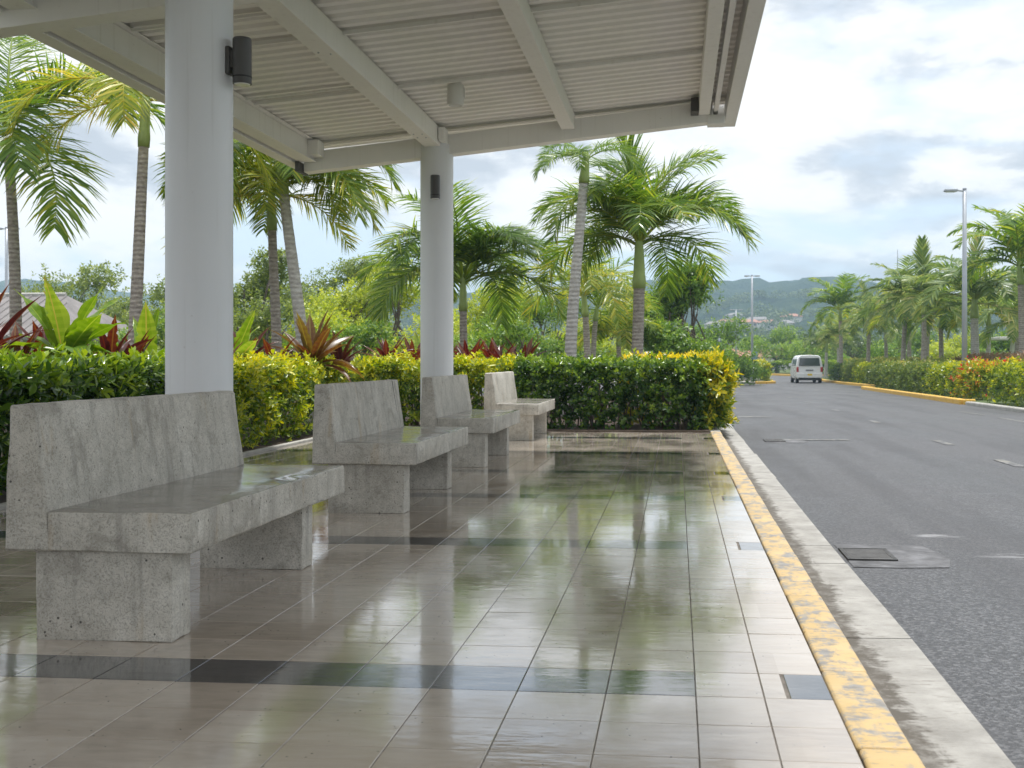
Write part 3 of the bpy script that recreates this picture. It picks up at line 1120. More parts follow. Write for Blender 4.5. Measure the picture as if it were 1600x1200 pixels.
# ------------------------------------------------------------------ drains
def drain(label, x0, y0, x1, y1):
    root = empty('drain_grate', ((x0 + x1) / 2, (y0 + y1) / 2, gz(y0)))
    tag(root, label, 'drain grate', 'drain grates in the gutter')
    z = gz(y0)
    fr = MB()
    t_ = .025
    fr.box(x0, x1, y0, y0 + t_, z - .05, z + .014); fr.box(x0, x1, y1 - t_, y1, z - .05, z + .014)
    fr.box(x0, x0 + t_, y0 + t_, y1 - t_, z - .05, z + .0135); fr.box(x1 - t_, x1, y0 + t_, y1 - t_, z - .05, z + .0135)
    fr.build('frame', M_iron, root)
    MB().box(x0 + .01, x1 - .01, y0 + .01, y1 - .01, z - .048, z + .0015).build('pit_shade_fill', M_black, root)  # solid black block under the bars, colour stands in for shade down the drain
    n = 9
    for i in range(n):
        yc = y0 + t_ + (y1 - y0 - 2 * t_) * (i + .5) / n
        MB().box(x0 + t_, x1 - t_, yc - .009, yc + .009, z + .0016, z + .0125).build('bar', M_bar, root)
    ap = MB()
    ap.v = [(x1 - .02, y0 - .22, z + .004), (x1 + .26, y0 - .18, z + .004), (x1 + .34, y0 + .15, z + .004), (x1 + .26, y1 + .18, z + .004), (x1 - .02, y1 + .2, z + .004),
            (x0, y1 + .2, z + .004), (x0, y0 - .22, z + .004)]
    ap.v += [(x0, y0, z + .004), (x1, y0, z + .004), (x1, y1, z + .004), (x0, y1, z + .004)]
    ap.f = [(6, 0, 8, 7), (0, 1, 2, 8), (2, 9, 8), (2, 3, 4, 9), (4, 5, 10, 9), (5, 6, 7, 10)]; ap.m = [0] * 6
    ap.build('concrete_apron', M_apron, root)


M_bar = plain('worn_iron', (.17, .167, .162), .6, .3, 9)
M_apron = plain('apron_concrete', (.12, .12, .126), .7, .6, 5, bump=.004)
drain('iron drain grate set in the near gutter beside the yellow kerb', 1.025, 7.08, 1.32, 7.50)
drain('small iron drain grate far along the road edge near the hedge end', 1.3, 17.3, 1.6, 17.75)


# ------------------------------------------------------------------ foliage builders
def hedge(name, label, x0, x1, y0, y1, z0, z1, mat, dens, L, W, faces='f t', cat='hedge', group=None, lump=.07, nl=7, topboost=.25,
          lean=.5, fine=True, stems=0, inner=.4, round_=0.0, rot=0.0, newgrowth=.25, toponly=False):
    """clipped hedge: twig tips spread over an uneven box surface and in depth"""
    cx, cy = (x0 + x1) / 2, (y0 + y1) / 2
    root = empty(name, (cx, cy, z0), rot)
    tag(root, label, cat, group)
    w_, d_, h_ = x1 - x0, y1 - y0, z1 - z0
    A = {'e': (h_ * d_, 0, 1), 'w': (h_ * d_, 0, -1), 'n': (h_ * w_, 1, 1), 's': (h_ * w_, 1, -1), 't': (w_ * d_, 2, 1)}
    Ps, Ds, Ts = [], [], []
    half = np.array([w_ / 2, d_ / 2, h_ / 2])
    for k in faces:
        if k == ' ': continue
        area, ax, sg = A[k]
        n = int(area * dens)
        p = rng.uniform(-1, 1, (n, 3)) * half
        depth = rng.exponential(inner * .16, n)
        q = p.copy()
        l1 = np.sin(q[:, (ax + 1) % 3] * 5.3 + 1.1 * cx) * np.sin(q[:, (ax + 2) % 3] * 6.1 + cy)
        l2 = np.sin(q[:, (ax + 1) % 3] * 13.1 + cy) * np.sin(q[:, (ax + 2) % 3] * 11.7 + 2 * cx)
        p[:, ax] = sg * (half[ax] + lump * (l1 + .6 * l2) + rng.normal(0, lump * .35, n)) - sg * depth
        shoot = rng.uniform(0, 1, n) < .06
        p[:, ax] += sg * shoot * rng.uniform(.03, .13, n)
        dr = rng.normal(0, .45, (n, 3))
        dr[:, ax] += sg * .8
        dr[:, 2] += lean
        # thinner towards the ground
        keepm = rng.uniform(0, 1, n) < np.clip(.35 + 1.1 * (p[:, 2] / h_ + .5), 0, 1)
        if ax == 2: keepm[:] = True
        Ps.append(p[keepm]); Ds.append(dr[keepm])
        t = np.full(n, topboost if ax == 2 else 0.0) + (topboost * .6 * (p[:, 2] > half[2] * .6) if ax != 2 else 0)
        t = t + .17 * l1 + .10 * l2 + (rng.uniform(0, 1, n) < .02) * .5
        Ts.append(t[keepm])
    Pn = np.concatenate(Ps); Dn = np.concatenate(Ds); Tn = np.concatenate(Ts)
    if round_:
        # rounded shoulders: pull corners in
        rel = Pn / half
        up = np.clip(rel[:, 2], 0, 1) ** 3
        Pn[:, 0] *= 1 - round_ * up * np.abs(rel[:, 0]) ** 2
        Pn[:, 1] *= 1 - round_ * up * np.abs(rel[:, 1]) ** 2
    Pn[:, 2] += h_ / 2
    Pn[:, 2] = np.maximum(Pn[:, 2], .04)
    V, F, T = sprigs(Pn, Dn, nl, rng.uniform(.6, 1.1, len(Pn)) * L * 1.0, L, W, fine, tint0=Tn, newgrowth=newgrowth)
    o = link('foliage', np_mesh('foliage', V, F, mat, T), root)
    o['kind'] = 'stuff'
    if stems:
        m = MB()
        for i in range(stems):
            bx = rng.uniform(-.85, .85) * half[0]; by = rng.uniform(-.85, .85) * half[1]
            for q in range(rng.integers(2, 4)):
                tx = bx + rng.normal(0, .12); ty = by + rng.normal(0, .12)
                m.tube([(bx + rng.normal(0, .02), by + rng.normal(0, .02), -.03), ((bx + tx) / 2 + rng.normal(0, .03), (by + ty) / 2, h_ * .3), (tx, ty, h_ * .72)], [.014, .011, .006], 5, False)
        o = m.build('stems', M_twig, root, local=True)
        o['kind'] = 'stuff'
    return root


_frond_cache = {}


def frond_mesh(kind, cls, var, mat, nleaf=76):
    """arching feather frond, 2.5 m long: rachis and leaflets in one mesh"""
    key = (kind, cls, var, mat.name, nleaf)
    if key in _frond_cache: return _frond_cache[key]
    r = np.random.default_rng(sum(ord(c) for c in kind) * 31 + cls * 17 + var * 5 + nleaf)
    e0, droop = {0: (86, 30), 1: (74, 72), 2: (62, 108), 3: (47, 120), 4: (28, 112), 5: (4, 84)}[cls]
    e0 = R(e0 + r.normal(0, 4)); droop = R(droop + r.normal(0, 9))
    L, N = 2.5, 16
    bend = r.normal(0, .12)
    pts = [np.zeros(3)]
    tan = []
    for i in range(N):
        s = (i + .5) / N
        a = e0 - droop * s ** 1.35
        d = np.array([math.cos(a), bend * s, math.sin(a)]); d /= np.linalg.norm(d)
        pts.append(pts[-1] + d * L / N); tan.append(d)
    pts = np.array(pts); tan.append(tan[-1]); tan = np.array(tan)
    V, F, T = [], [], []
    # rachis
    n = 4
    for i, p in enumerate(pts):
        rad = .024 * (1 - i / N) + .003
        t = tan[i]; u = np.array([0, 1., 0]); u = u - t * u.dot(t); u /= np.linalg.norm(u); v = np.cross(t, u)
        for k in range(n):
            an = k * math.pi / 2
            V.append(p + (u * math.cos(an) + v * math.sin(an)) * rad)
    for i in range(N):
        for k in range(n):
            F.append((i * n + k, (i + 1) * n + k, (i + 1) * n + (k + 1) % n, i * n + (k + 1) % n)); T.append(.72)
    young = cls == 0
    for i in range(nleaf):
        s = .14 + .86 * (i + r.uniform(-.3, .3)) / (nleaf - 1)
        s = min(max(s, .13), .995)
        x = s * N; j = min(int(x), N - 1); f = x - j
        base = pts[j] * (1 - f) + pts[j + 1] * f
        t = tan[j]
        side = np.array([0, 1., 0]); side = side - t * side.dot(t); side /= np.linalg.norm(side)
        upv = np.cross(t, side)
        if upv[2] < 0 and abs(t[2]) < .95: upv = -upv
        if abs(t[2]) >= .95 or t[2] < -.2: upv = upv if upv[0] * 1 > 0 or True else -upv
        ll = (.86 if kind != 'royal' else .74) * (math.sin(math.pi * (.16 + .76 * s)) ** .8) * r.uniform(.86, 1.1)
        for sg in (1, -1):
            if r.uniform() < .03: continue
            vup = r.uniform(-.15, .75) if kind == 'foxtail' else r.uniform(.05, .5)
            fw = .55 + .5 * s + r.normal(0, .08) + (.8 if young else 0)
            d = side * sg + t * fw + upv * vup
            d /= np.linalg.norm(d)
            g_ = r.uniform(.06, .22) if not young else .05
            w0 = r.uniform(.026, .036) * (76 / nleaf) ** .6 * (1.35 if kind == 'royal' else 1)
            q = base.copy()
            wv = t - d * t.dot(d); wv /= np.linalg.norm(wv)
            tw = r.normal(0, .35)
            wv = wv * math.cos(tw) + np.cross(d, wv) * math.sin(tw)
            prof_ = [.6, 1.0, .75, .05]
            b0 = len(V)
            for k in range(4):
                V.append(q + wv * w0 * prof_[k] * .5); V.append(q - wv * w0 * prof_[k] * .5)
                if k < 3:
                    d = d + np.array([0, 0, -g_ * (.6 + .7 * k)]); d /= np.linalg.norm(d)
                    q = q + d * ll / 3
            tint = float(np.clip(r.beta(2.0, 3.2) + (.10 if cls >= 4 else 0), 0, 1))
            for k in range(3):
                a = b0 + 2 * k
                F.append((a, a + 1, a + 3, a + 2)); T.append(tint + (.08 if k == 2 else 0))
    me = np_mesh('frond', np.array(V), np.array(F), mat, np.clip(T, 0, 1))
    _frond_cache[key] = me
    return me


def palm(label, x, y, z0, ztop, lean, r0, r1, shaft, flen, mat, group, kind='foxtail', seed=1, nf=15, bark=None, nleaf=76, fronds=None, leany=0.0, classes=None):
    """trunk to ztop, the top `shaft` metres of it the green crownshaft; fronds from the top"""
    r = np.random.default_rng(seed)
    root = empty('palm_tree', (x, y, z0))
    tag(root, label, 'palm tree', group)
    h = ztop - z0
    hs = h - shaft
    def path(t): return (lean * t ** 1.5 + .02 * math.sin(t * 5 + seed), leany * t ** 1.5, h * t)
    n = 26
    tp, tr = [], []
    for i in range(n + 1):
        t = i / n * hs / h
        tp.append(path(t))
        flare = 1 + .45 * math.exp(-i / n * hs / .35)
        tr.append((r0 + (r1 - r0) * i / n) * flare * (1.0 + (.018 if i % 2 else -.01)))
    tp[0] = (tp[0][0], tp[0][1], -.12)
    o = MB().tube(tp, tr, 14).build('trunk', bark or M_palmbark, root, local=True, smooth=True)
    sp, sr = [], []
    for i in range(9):
        f = i / 8
        t = (hs + shaft * f) / h
        sp.append(path(t)); sr.append(r1 * (1.16 - .55 * f ** 1.4) * (1 + .10 * math.sin(min(1, f * 4) * math.pi)))
    sp[0] = (sp[0][0], sp[0][1], sp[0][2] - .03)
    MB().tube(sp, sr, 14).build('crownshaft', M_shaft, root, local=True, smooth=True)
    top = Vector(path(1.0))
    sc = flen / 2.5
    for i in range(nf):
        if fronds and i < len(fronds):
            az, cls = fronds[i]; az = R(az)
        else:
            az = i * 2.399 + r.normal(0, .2)
            f = (i + .5) / nf
            cls = int(np.clip(round(.35 + 4.5 * f + r.normal(0, .35)), 0, 5))
        if classes: cls = classes[i % len(classes)]
        me = frond_mesh(kind, cls, int(r.integers(0, 3)), mat, nleaf)
        b_ = top + Vector((math.cos(az) * r1 * .3, math.sin(az) * r1 * .3, -.02 - .05 * cls * sc))
        link('frond', me, root, b_, (r.normal(0, .06), r.normal(0, .05), az), sc * r.uniform(.88, 1.1))
    return root


def blade_mesh(name, mat, L, W, curve, seed, pet=.0, fold=.16, wob=.0, base_w=.25):
    """one broad or strap leaf along +x, arching down by `curve`, folded on its midrib"""
    r = np.random.default_rng(seed)
    N = 22
    V, F, T = [], [], []
    p = np.zeros(3); a = 0.0
    tear = r.uniform(0, 1, (N + 1, 2))
    for i in range(N + 1):
        s = i / N
        a = -curve * s ** 1.4
        w_ = W * (base_w + (1 - base_w) * math.sin(math.pi * min(1, s * 1.02 + .02)) ** .75) if s > .02 else W * base_w
        w_ *= (1 - s ** 6) + .001
        if s < pet: w_ = W * .09
        up = np.array([-math.sin(a), 0, math.cos(a)])
        lift = fold * w_
        wv = wob * math.sin(s * 15 + seed) * W * .10
        wl = w_ / 2 * (1 - (.35 if tear[i, 0] < .05 else .03 * tear[i, 0])); wr = w_ / 2 * (1 - (.35 if tear[i, 1] < .05 else .03 * tear[i, 1]))
        mr = min(.006 + .012 * W * (1 - s), w_ * .2)
        rib = (i % 2) * W * .012
        V += [p + np.array([0, wl, 0]) + up * (lift + wv), p + np.array([0, wl * .5, 0]) + up * (lift * .62 + rib), p + np.array([0, mr, 0]) + up * .001,
              p + np.array([0, -mr, 0]) + up * .001, p + np.array([0, -wr * .5, 0]) + up * (lift * .62 + rib), p + np.array([0, -wr, 0]) + up * (lift - wv)]
        p = p + np.array([math.cos(a), 0, math.sin(a)]) * L / N
    for i in range(N):
        b_ = 6 * i
        e = .10 if i % 2 else 0.0
        tipb = .35 * max(0, i / N - .82) / .18
        for k in range(5):
            F.append((b_ + k, b_ + k + 1, b_ + k + 7, b_ + k + 6))
            T.append(.80 if k == 2 else .36 + e + tipb + (.10 if k in (0, 4) else 0) + r.uniform(-.05, .05))
    me = np_mesh(name, np.array(V), np.array(F), mat, np.clip(T, 0, 1), smooth=True)
    return me


CORD = [blade_mesh('leaf', M_cord, .62, .105, R(c), 3 + i) for i, c in enumerate((25, 50, 80))]
CORDB = [blade_mesh('leaf', M_cord_b, .66, .125, R(c), 13 + i) for i, c in enumerate((15, 35, 70))]
BROAD = [blade_mesh('leaf', M_broad, .95, .23, R(c), 23 + i, .16, .14, .8, .1) for i, c in enumerate((12, 35, 60, 85))]
BROADW = [blade_mesh('leaf', M_broad, .95, .30, R(c), 63 + i, .16, .12, .6, .1) for i, c in enumerate((14, 28, 45, 70))]
STRAP = [blade_mesh('leaf', M_hedge_y, .40, .055, R(c), 33 + i) for i, c in enumerate((50, 85))]


def rosette(name, label, x, y, z, meshes, n, scale, e_hi, e_lo, group, cat='plant', seed=1, stem=0.0, azs=None):
    r = np.random.default_rng(seed)
    root = empty(name, (x, y, z))
    tag(root, label, cat, group)
    m = MB().tube([(0, 0, -.45), (0, 0, stem + .03)], [.028, .02], 7)
    m.build('stem', M_twig, root, local=True)
    for i in range(n):
        f = i / max(1, n - 1)
        el = R(e_hi + (e_lo - e_hi) * f + r.normal(0, 6))
        az = i * 2.399 + r.normal(0, .2) if azs is None or i >= len(azs) else R(azs[i])
        k = min(len(meshes) - 1, int(f * len(meshes)))
        link('leaf', meshes[k], root, (math.cos(az) * .015, math.sin(az) * .015, stem * (1 - .6 * f)), (r.normal(0, .25), -el, az), scale * r.uniform(.82, 1.12))
    return root


def broadleaf(name, label, x, y, z0, H, Rr, seed, mat, group=None, nl=700, lsz=.17, trunk=.32, flat=.75, lumps=34, rt=.11, bare=.3, bark=None, nsub=None):
    """spreading tree: limbs grown to leaf clumps scattered through an uneven crown"""
    r = np.random.default_rng(seed)
    root = empty(name, (x, y, z0))
    tag(root, label, 'tree', group)
    ch = H * (1 - bare)
    czc = H * bare + ch * .46
    m = MB()
    fork = Vector((r.normal(0, .1), r.normal(0, .1), H * trunk))
    m.tube([(0, 0, -.15), (fork.x * .4, fork.y * .4, fork.z * .5), tuple(fork)], [rt * 1.3, rt, rt * .8], 9, False)
    cl_ = []
    for i in range(lumps):
        az = i * 2.399 + r.normal(0, .3)
        zf = -.75 + 1.75 * ((i * .618 + r.uniform(0, .15)) % 1)
        rr = math.sqrt(max(.05, 1 - (zf * .95) ** 2)) * r.uniform(.55, 1.08)
        c = Vector((math.cos(az) * rr * Rr, math.sin(az) * rr * Rr, czc + zf * ch * .5 * r.uniform(.85, 1.08)))
        cl_.append((c, Rr * r.uniform(.2, .38)))
    limbs = []
    for i in range(7):
        az = i * 6.283 / 7 + r.normal(0, .25)
        e = Vector((math.cos(az) * Rr * .45, math.sin(az) * Rr * .45, czc + r.uniform(-.1, .28) * ch))
        mid_ = fork.lerp(e, .5) + Vector((r.normal(0, .1), r.normal(0, .1), -.06 * H))
        m.tube([tuple(fork), tuple(mid_), tuple(e)], [rt * .6, rt * .42, rt * .25], 6, False)
        limbs.append((mid_, e))
    for c, q in cl_:
        b_ = min(limbs, key=lambda l: (l[1] - c).length)
        st = b_[0].lerp(b_[1], r.uniform(.3, 1))
        md = st.lerp(c, .55) + Vector((r.normal(0, .08), r.normal(0, .08), r.normal(0, .08))) * Rr * .4
        m.tube([tuple(st), tuple(md), tuple(c)], [rt * .24, rt * .15, rt * .06], 4, False)
    o = m.build('trunk', bark or M_bark, root, local=True, smooth=True)
    Ps, Ds = [], []
    per = max(6, nl // lumps)
    for c, q in cl_:
        d = r.normal(0, 1, (per, 3)); d /= np.linalg.norm(d, axis=1, keepdims=True)
        rad = q * r.uniform(.35, 1.15, per) ** .8
        p = np.array(c) + d * rad[:, None] * np.array([1.15, 1.15, flat])
        Ps.append(p)
        dd = d * .7 + r.normal(0, .4, (per, 3)); dd[:, 2] += .35
        Ds.append(dd)
    Pn = np.concatenate(Ps); Dn = np.concatenate(Ds)
    V, F, T = sprigs(Pn, Dn, 6, np.full(len(Pn), lsz * 1.2), lsz, lsz * .5, False, 80, 35, newgrowth=.3)
    o = link('crown', np_mesh('crown', V, F, mat, T), root)
    o['kind'] = 'stuff'
    return root


# ------------------------------------------------------------------ hedges by the shelter
hedge('clipped_hedge', 'dark green glossy hedge left of the near column, behind the nearest bench', -6.35, -5.15, 6.2, 12.35, 0, .97, M_hedge_d, 300, .125, .05,
      'e t s', group='hedges round the shelter', stems=30, inner=.6, topboost=.30, lump=.06)
hedge('clipped_hedge', 'yellow green hedge between the two round columns, behind the second bench', -6.2, -5.12, 12.35, 17.4, 0, .98, M_hedge_y, 330, .095, .042,
      'e t', group='hedges round the shelter', stems=22, inner=.6, topboost=.25, lump=.07)
hedge('clipped_hedge', 'yellow green hedge behind the third and fourth benches, left of the dark hedge', -5.1, -2.55, 17.75, 18.9, 0, 1.0, M_hedge_y, 330, .09, .04,
      's t', group='hedges round the shelter', stems=22, inner=.6, topboost=.25, lump=.06)
hedge('clipped_hedge', 'long dark green hedge across the end of the tiled platform', -2.55, .36, 17.72, 18.9, 0, .99, M_hedge_d, 420, .085, .042,
      's t e', group='hedges round the shelter', stems=34, inner=.6, topboost=.22, lump=.06)
hedge('croton_hedge', 'bright yellow croton at the road end of the dark hedge', .30, .70, 18.0, 20.2, 0, 1.0, M_croton_y, 420, .13, .045,
      's t e', group=None, stems=10, inner=.5, topboost=.14, lump=.08, newgrowth=.18)
hedge('croton_hedge', 'low strip of yellow croton showing above the dark end hedge', -.9, .3, 18.95, 19.6, 0, 1.03, M_croton_y, 220, .12, .045,
      's t', group=None, inner=.5, topboost=.35, lump=.06)

# plants in the bed behind the hedge
GC = 'red leaved plants in the bed'
GL = 'broad leaved plants in the bed'
rosette('broad_leaf_plant', 'large bright green broad leaved plant above the hedge at far left', -5.95, 10.7, 1.10, BROADW, 14, .78, 80, 10, GL, seed=4, azs=[262, 185, -5, 140, 40, 205, -25, 172, 10, 230, -50, 190, 0, 300])
rosette('broad_leaf_plant', 'pale green broad leaved plant just left of the near column', -6.2, 13.0, .85, BROAD, 12, 1.0, 80, 10, GL, seed=6)
rosette('broad_leaf_plant', 'green broad leaved plant just right of the near column', -6.15, 15.3, .85, BROAD, 13, 1.05, 78, 0, GL, seed=8)
rosette('broad_leaf_plant', 'small green broad leaved plant beside the far column', -4.85, 21.5, .9, BROAD, 9, .75, 80, 25, GL, seed=9)
cords = [(-6.15, 9.65, 1.0, 1.0, 'red cordyline at the left edge of the picture, above the hedge'),
         (-6.3, 10.45, .92, .8, 'red cordyline under the large broad leaved plant'),
         (-6.1, 11.9, .98, .85, 'dark red cordyline at the foot of the second palm trunk'),
         (-6.2, 12.6, .9, .75, 'small red cordyline between second palm trunk and near column'),
         (-5.9, 14.5, .95, .75, 'low dark red cordyline touching the right edge of the near column'),
         (-6.3, 16.3, 1.0, .9, 'red cordyline left of the large bronze cordyline'),
         (-4.95, 19.4, 1.0, .8, 'red cordyline left of the far column, above the yellow hedge'),
         (-4.75, 20.4, .98, .8, 'small red cordyline touching the left side of the far column'),
         (-3.85, 21.0, .95, .95, 'tall dark red cordyline right of the far column'),
         (-3.45, 21.3, .92, .85, 'red cordyline in the middle of the clump right of far column'),
         (-2.85, 21.2, .92, .95, 'red cordyline nearest the pale leaning palm trunk')]
cords += [(-3.65, 20.3, .93, .8, 'low red cordyline in front of the tall one right of far column'),
          (-3.15, 20.6, .93, .85, 'spreading red cordyline left of the one nearest the pale trunk'),
          (-4.3, 21.2, .93, .8, 'red cordyline half hidden behind the far column'),
          (-5.55, 18.6, .98, .9, 'red cordyline behind the right end of the second bench backrest'),
          (-6.4, 11.2, .95, .95, 'red cordyline right behind the large broad leaved plant'),
          (-6.0, 9.2, .95, .9, 'lowest red cordyline cut by the left picture edge')]
for i, (x, y_, z_, s_, lb) in enumerate(cords):
    rosette('cordyline', lb, x, y_, z_ - .03, CORD, 20, s_ * 1.25, 78, 4, GC, seed=50 + i)
rosette('cordyline', 'large bronze and red cordyline behind the second bench', -5.35, 16.5, .98, CORDB, 30, 1.3, 82, 0, GC, seed=41)
rosette('cordyline', 'dark red cordyline half hidden under the large bronze one', -5.75, 16.1, .92, CORD, 14, 1.0, 65, 0, GC, seed=42)
rosette('strap_plant', 'small strap leaved plant at the foot of the yellow green hedge', -5.0, 12.6, .22, STRAP, 12, .8, 80, 15, None, seed=44)
rosette('strap_plant', 'tuft of strap leaves behind the nearest bench end', -5.0, 11.6, .15, STRAP, 10, .7, 80, 15, None, seed=45)

# ------------------------------------------------------------------ palms near the shelter
GP = 'palms round the shelter'
palm('grey ringed palm at the left edge with fronds under the canopy corner', -10.81, 18, 0, 5.05, -.20, .105, .075, .55, 2.9, M_frond, GP, seed=11, nf=11,
     fronds=[(4, 2), (-14, 3), (172, 2), (205, 3), (62, 2), (-62, 4), (120, 1), (28, 3), (-100, 4), (150, 4), (-35, 5)])
palm('slender grey palm left of the near column with a long green crownshaft', -8.37, 17, 0, 5.34, .28, .105, .075, .95, 2.3, M_frond_y, GP, seed=12, nf=8,
     fronds=[(186, 5), (18, 3), (-20, 4), (70, 2), (-75, 4), (8, 5), (110, 2), (205, 4)])
palm('thin grey palm right of the near column, upright', -7.13, 20, 0, 4.28, -.09, .10, .075, .85, 2.1, M_frond_y, GP, seed=13, nf=18,
     fronds=[(180, 4), (200, 3), (170, 5), (-80, 4), (20, 3), (90, 1), (-40, 4), (210, 2), (140, 3)])
palm('pale palm right of the near column, leaning left', -6.24, 19, 0, 4.72, -.53, .115, .085, .8, 2.2, M_frond, GP, seed=14, nf=17, bark=M_palmbark_pale,
     fronds=[(0, 4), (20, 3), (-20, 5), (180, 4), (90, 1), (-60, 4), (45, 2), (-10, 3)])
palm('wide crowned green palm behind the far column', -4.81, 26, 0, 3.08, -.09, .095, .085, .85, 2.75, M_frond, GP, seed=15, nf=22, classes=[2, 3, 1, 4, 3, 2, 3, 4, 2, 3])
palm('pale grey palm leaning behind the canopy edge, left of the big palm', -2.05, 22, 0, 5.05, .30, .125, .085, .55, 1.25, M_frond, GP, seed=16, nf=6, bark=M_palmbark_pale,
     fronds=[(195, 4), (-25, 4), (150, 3), (30, 3), (-100, 4), (240, 5)])
palm('big full palm with swollen green crownshaft at the end of the platform', -.83, 24, 0, 3.70, .04, .125, .115, 1.1, 2.65, M_frond, GP, seed=17, nf=26, classes=[1, 3, 2, 4, 2, 3, 1, 3, 2, 4, 3, 2, 0])
palm('smaller palm behind the pale leaning trunk', -2.64, 34, -.1, 3.2, -.1, .12, .09, .8, 2.5, M_frond_y, GP, seed=18, nf=11, nleaf=40)
palm('thin leaning palm farther behind the pale leaning trunk', -2.85, 38, -.1, 3.0, .25, .10, .08, .6, 2.3, M_frond, GP, seed=19, nf=13, nleaf=40)
palm('young palm with yellow fronds left of the big palm trunk', -2.0, 40, -.1, 2.1, .0, .09, .08, .5, 1.9, M_frond_y, GP, seed=20, nf=13, nleaf=40)

# palms in a row across the road
GR = 'palms in the row across the road'
row = [(11.11, 80, 5.0, 3.0, 'M_frond', 'royal palm with a clear round crown, nearest above the white van'),
       (12.22, 97, 2.95, 2.3, 'M_frond_o', 'short white trunked palm just right of the white van'),
       (12.6, 92, 3.3, 2.4, 'M_frond_o', 'second short white trunked palm right of the white van'),
       (11.97, 74, 3.95, 2.5, 'M_frond_o', 'second tall palm of the row counted from the van'),
       (12.19, 64, 4.8, 3.1, 'M_frond_o', 'third tall palm of the row, its fronds arching left'),
       (13.67, 70, 4.0, 2.6, 'M_frond_y', 'yellowish palm half hidden behind the third tall palm'),
       (12.0, 58, 4.55, 2.7, 'M_frond_o', 'palm with upright central fronds in the middle of the row'),
       (13.96, 63, 4.0, 2.6, 'M_frond', 'dark palm left of the tall lamp post'),
       (12.0, 48, 4.0, 3.0, 'M_frond_o', 'thick pale trunked palm just right of the tall lamp post'),
       (15.65, 60, 4.05, 2.7, 'M_frond_y', 'palm with a thin white trunk right of the thick pale trunk'),
       (12.75, 44, 5.1, 2.9, 'M_frond', 'tallest palm of the row at the right edge of the picture'),
       (15.6, 55, 3.4, 2.5, 'M_frond_o', 'lower drooping palm at the right edge under the tallest one'),
       (14.84, 84, 4.3, 2.8, 'M_frond_o', 'faraway palm between the second and third tall palms'),
       (15.9, 76, 4.6, 2.8, 'M_frond_o', 'faraway palm behind the middle of the row')]
for i, (x, y_, zt, fl_, mt, lb) in enumerate(row):
    palm(lb, x, y_, gz(y_) + .02, zt - .3, rng.normal(0, .1), .19 if i == 8 else .15, .15 if i == 8 else .11, .9, fl_, {'M_frond': M_frond, 'M_frond_y': M_frond_y, 'M_frond_o': M_frond_o}[mt],
         GR, 'royal', 100 + i, 19, M_palmbark_pale if i in (1, 2, 8, 9) else M_palmbark, 40)

# ------------------------------------------------------------------ hedges across the road
GH = 'clipped bushes across the road'
hedge('clipped_bush', 'green and yellow bush at the right picture edge, right of the bare soil', 8.45, 10.4, 28.0, 32.4, gz(30) + .08, .85, M_hedge_y, 170, .11, .05, 'w t s', 'bush', GH, .12, 6, .1, fine=False, inner=.6, newgrowth=.1, round_=.12)
hedge('croton_bush', 'yellow and red croton bush at the foot of the tall lamp post', 8.55, 10.3, 34.6, 36.6, gz(35) + .08, .86, M_croton_r, 190, .13, .055, 'w t s', 'bush', GH, .12, 6, .10, fine=False, inner=.7, newgrowth=.24, round_=.2)
bushes = [(8.75, 10.2, 37.6, 41.6, .92, 'M_hedge_y', 'yellow green bush beside the red croton'),
          (8.95, 10.3, 42.0, 45.4, .92, 'M_hedge_o', 'olive bush in the middle of the yellow kerbed bed'),
          (9.1, 10.5, 45.7, 49.2, .90, 'M_hedge_o', 'olive bush third from the red croton'),
          (9.3, 10.8, 49.6, 53.2, .92, 'M_hedge_o', 'grey olive bush near the far end of the yellow kerbed bed'),
          (9.5, 11.4, 53.5, 57.6, .95, 'M_hedge_o', 'last olive bush at the far tip of the yellow kerbed bed'),
          (10.9, 12.6, 64.5, 68.0, .85, 'M_hedge_o', 'green bush at the start of the second kerbed bed'),
          (10.85, 12.6, 68.4, 72.5, .85, 'M_hedge_y', 'light green bush second in the farther kerbed bed'),
          (10.8, 12.6, 73.0, 78.0, .82, 'M_hedge_o', 'green bush right beside the white van'),
          (10.85, 12.6, 78.5, 84.0, .82, 'M_hedge_d', 'dark green bush just past the white van')]
MT = {'M_hedge_y': M_hedge_y, 'M_hedge_o': M_hedge_o, 'M_hedge_d': M_hedge_d}
for (x0, x1, y0, y1, zt, mt, lb) in bushes:
    hedge('clipped_bush', lb, x0, x1, y0, y1, gz((y0 + y1) / 2) + .06, zt - .12, MT[mt], 110, .13, .065, 'w t s', 'bush', GH, .10, 6, .15, fine=False, inner=.7, newgrowth=.12, round_=.12)
hedge('clipped_hedge', 'russet hedge behind the croton bush at the right edge', 11.2, 12.6, 37, 48, gz(42) + .06, 1.12, M_hedge_r, 100, .13, .06, 'w t s', 'hedge', None, .10, 6, .2, fine=False, inner=.6)
hedge('clipped_hedge', 'long low green hedge behind the clipped bushes and palms', 12.6, 13.6, 49, 90, gz(66) + .06, .98, M_hedge_o, 55, .16, .08, 'w t s', 'hedge', None, .10, 6, .2, fine=False, inner=.6)
hedge('clipped_hedge', 'yellow topped hedge on the island left of the white van', 2.2, 6.0, 76.5, 85, gz(78) + .12, .88, M_hedge_y, 75, .16, .08, 's t e', 'hedge', 'island hedges', .08, 6, .45, fine=False, inner=.6, round_=.1)
hedge('clipped_hedge', 'dull green hedge at the left end of the island', -3.0, 2.1, 76.5, 84, gz(78) + .12, .75, M_hedge_o, 60, .16, .08, 's t e', 'hedge', 'island hedges', .08, 6, .1, fine=False, inner=.6)
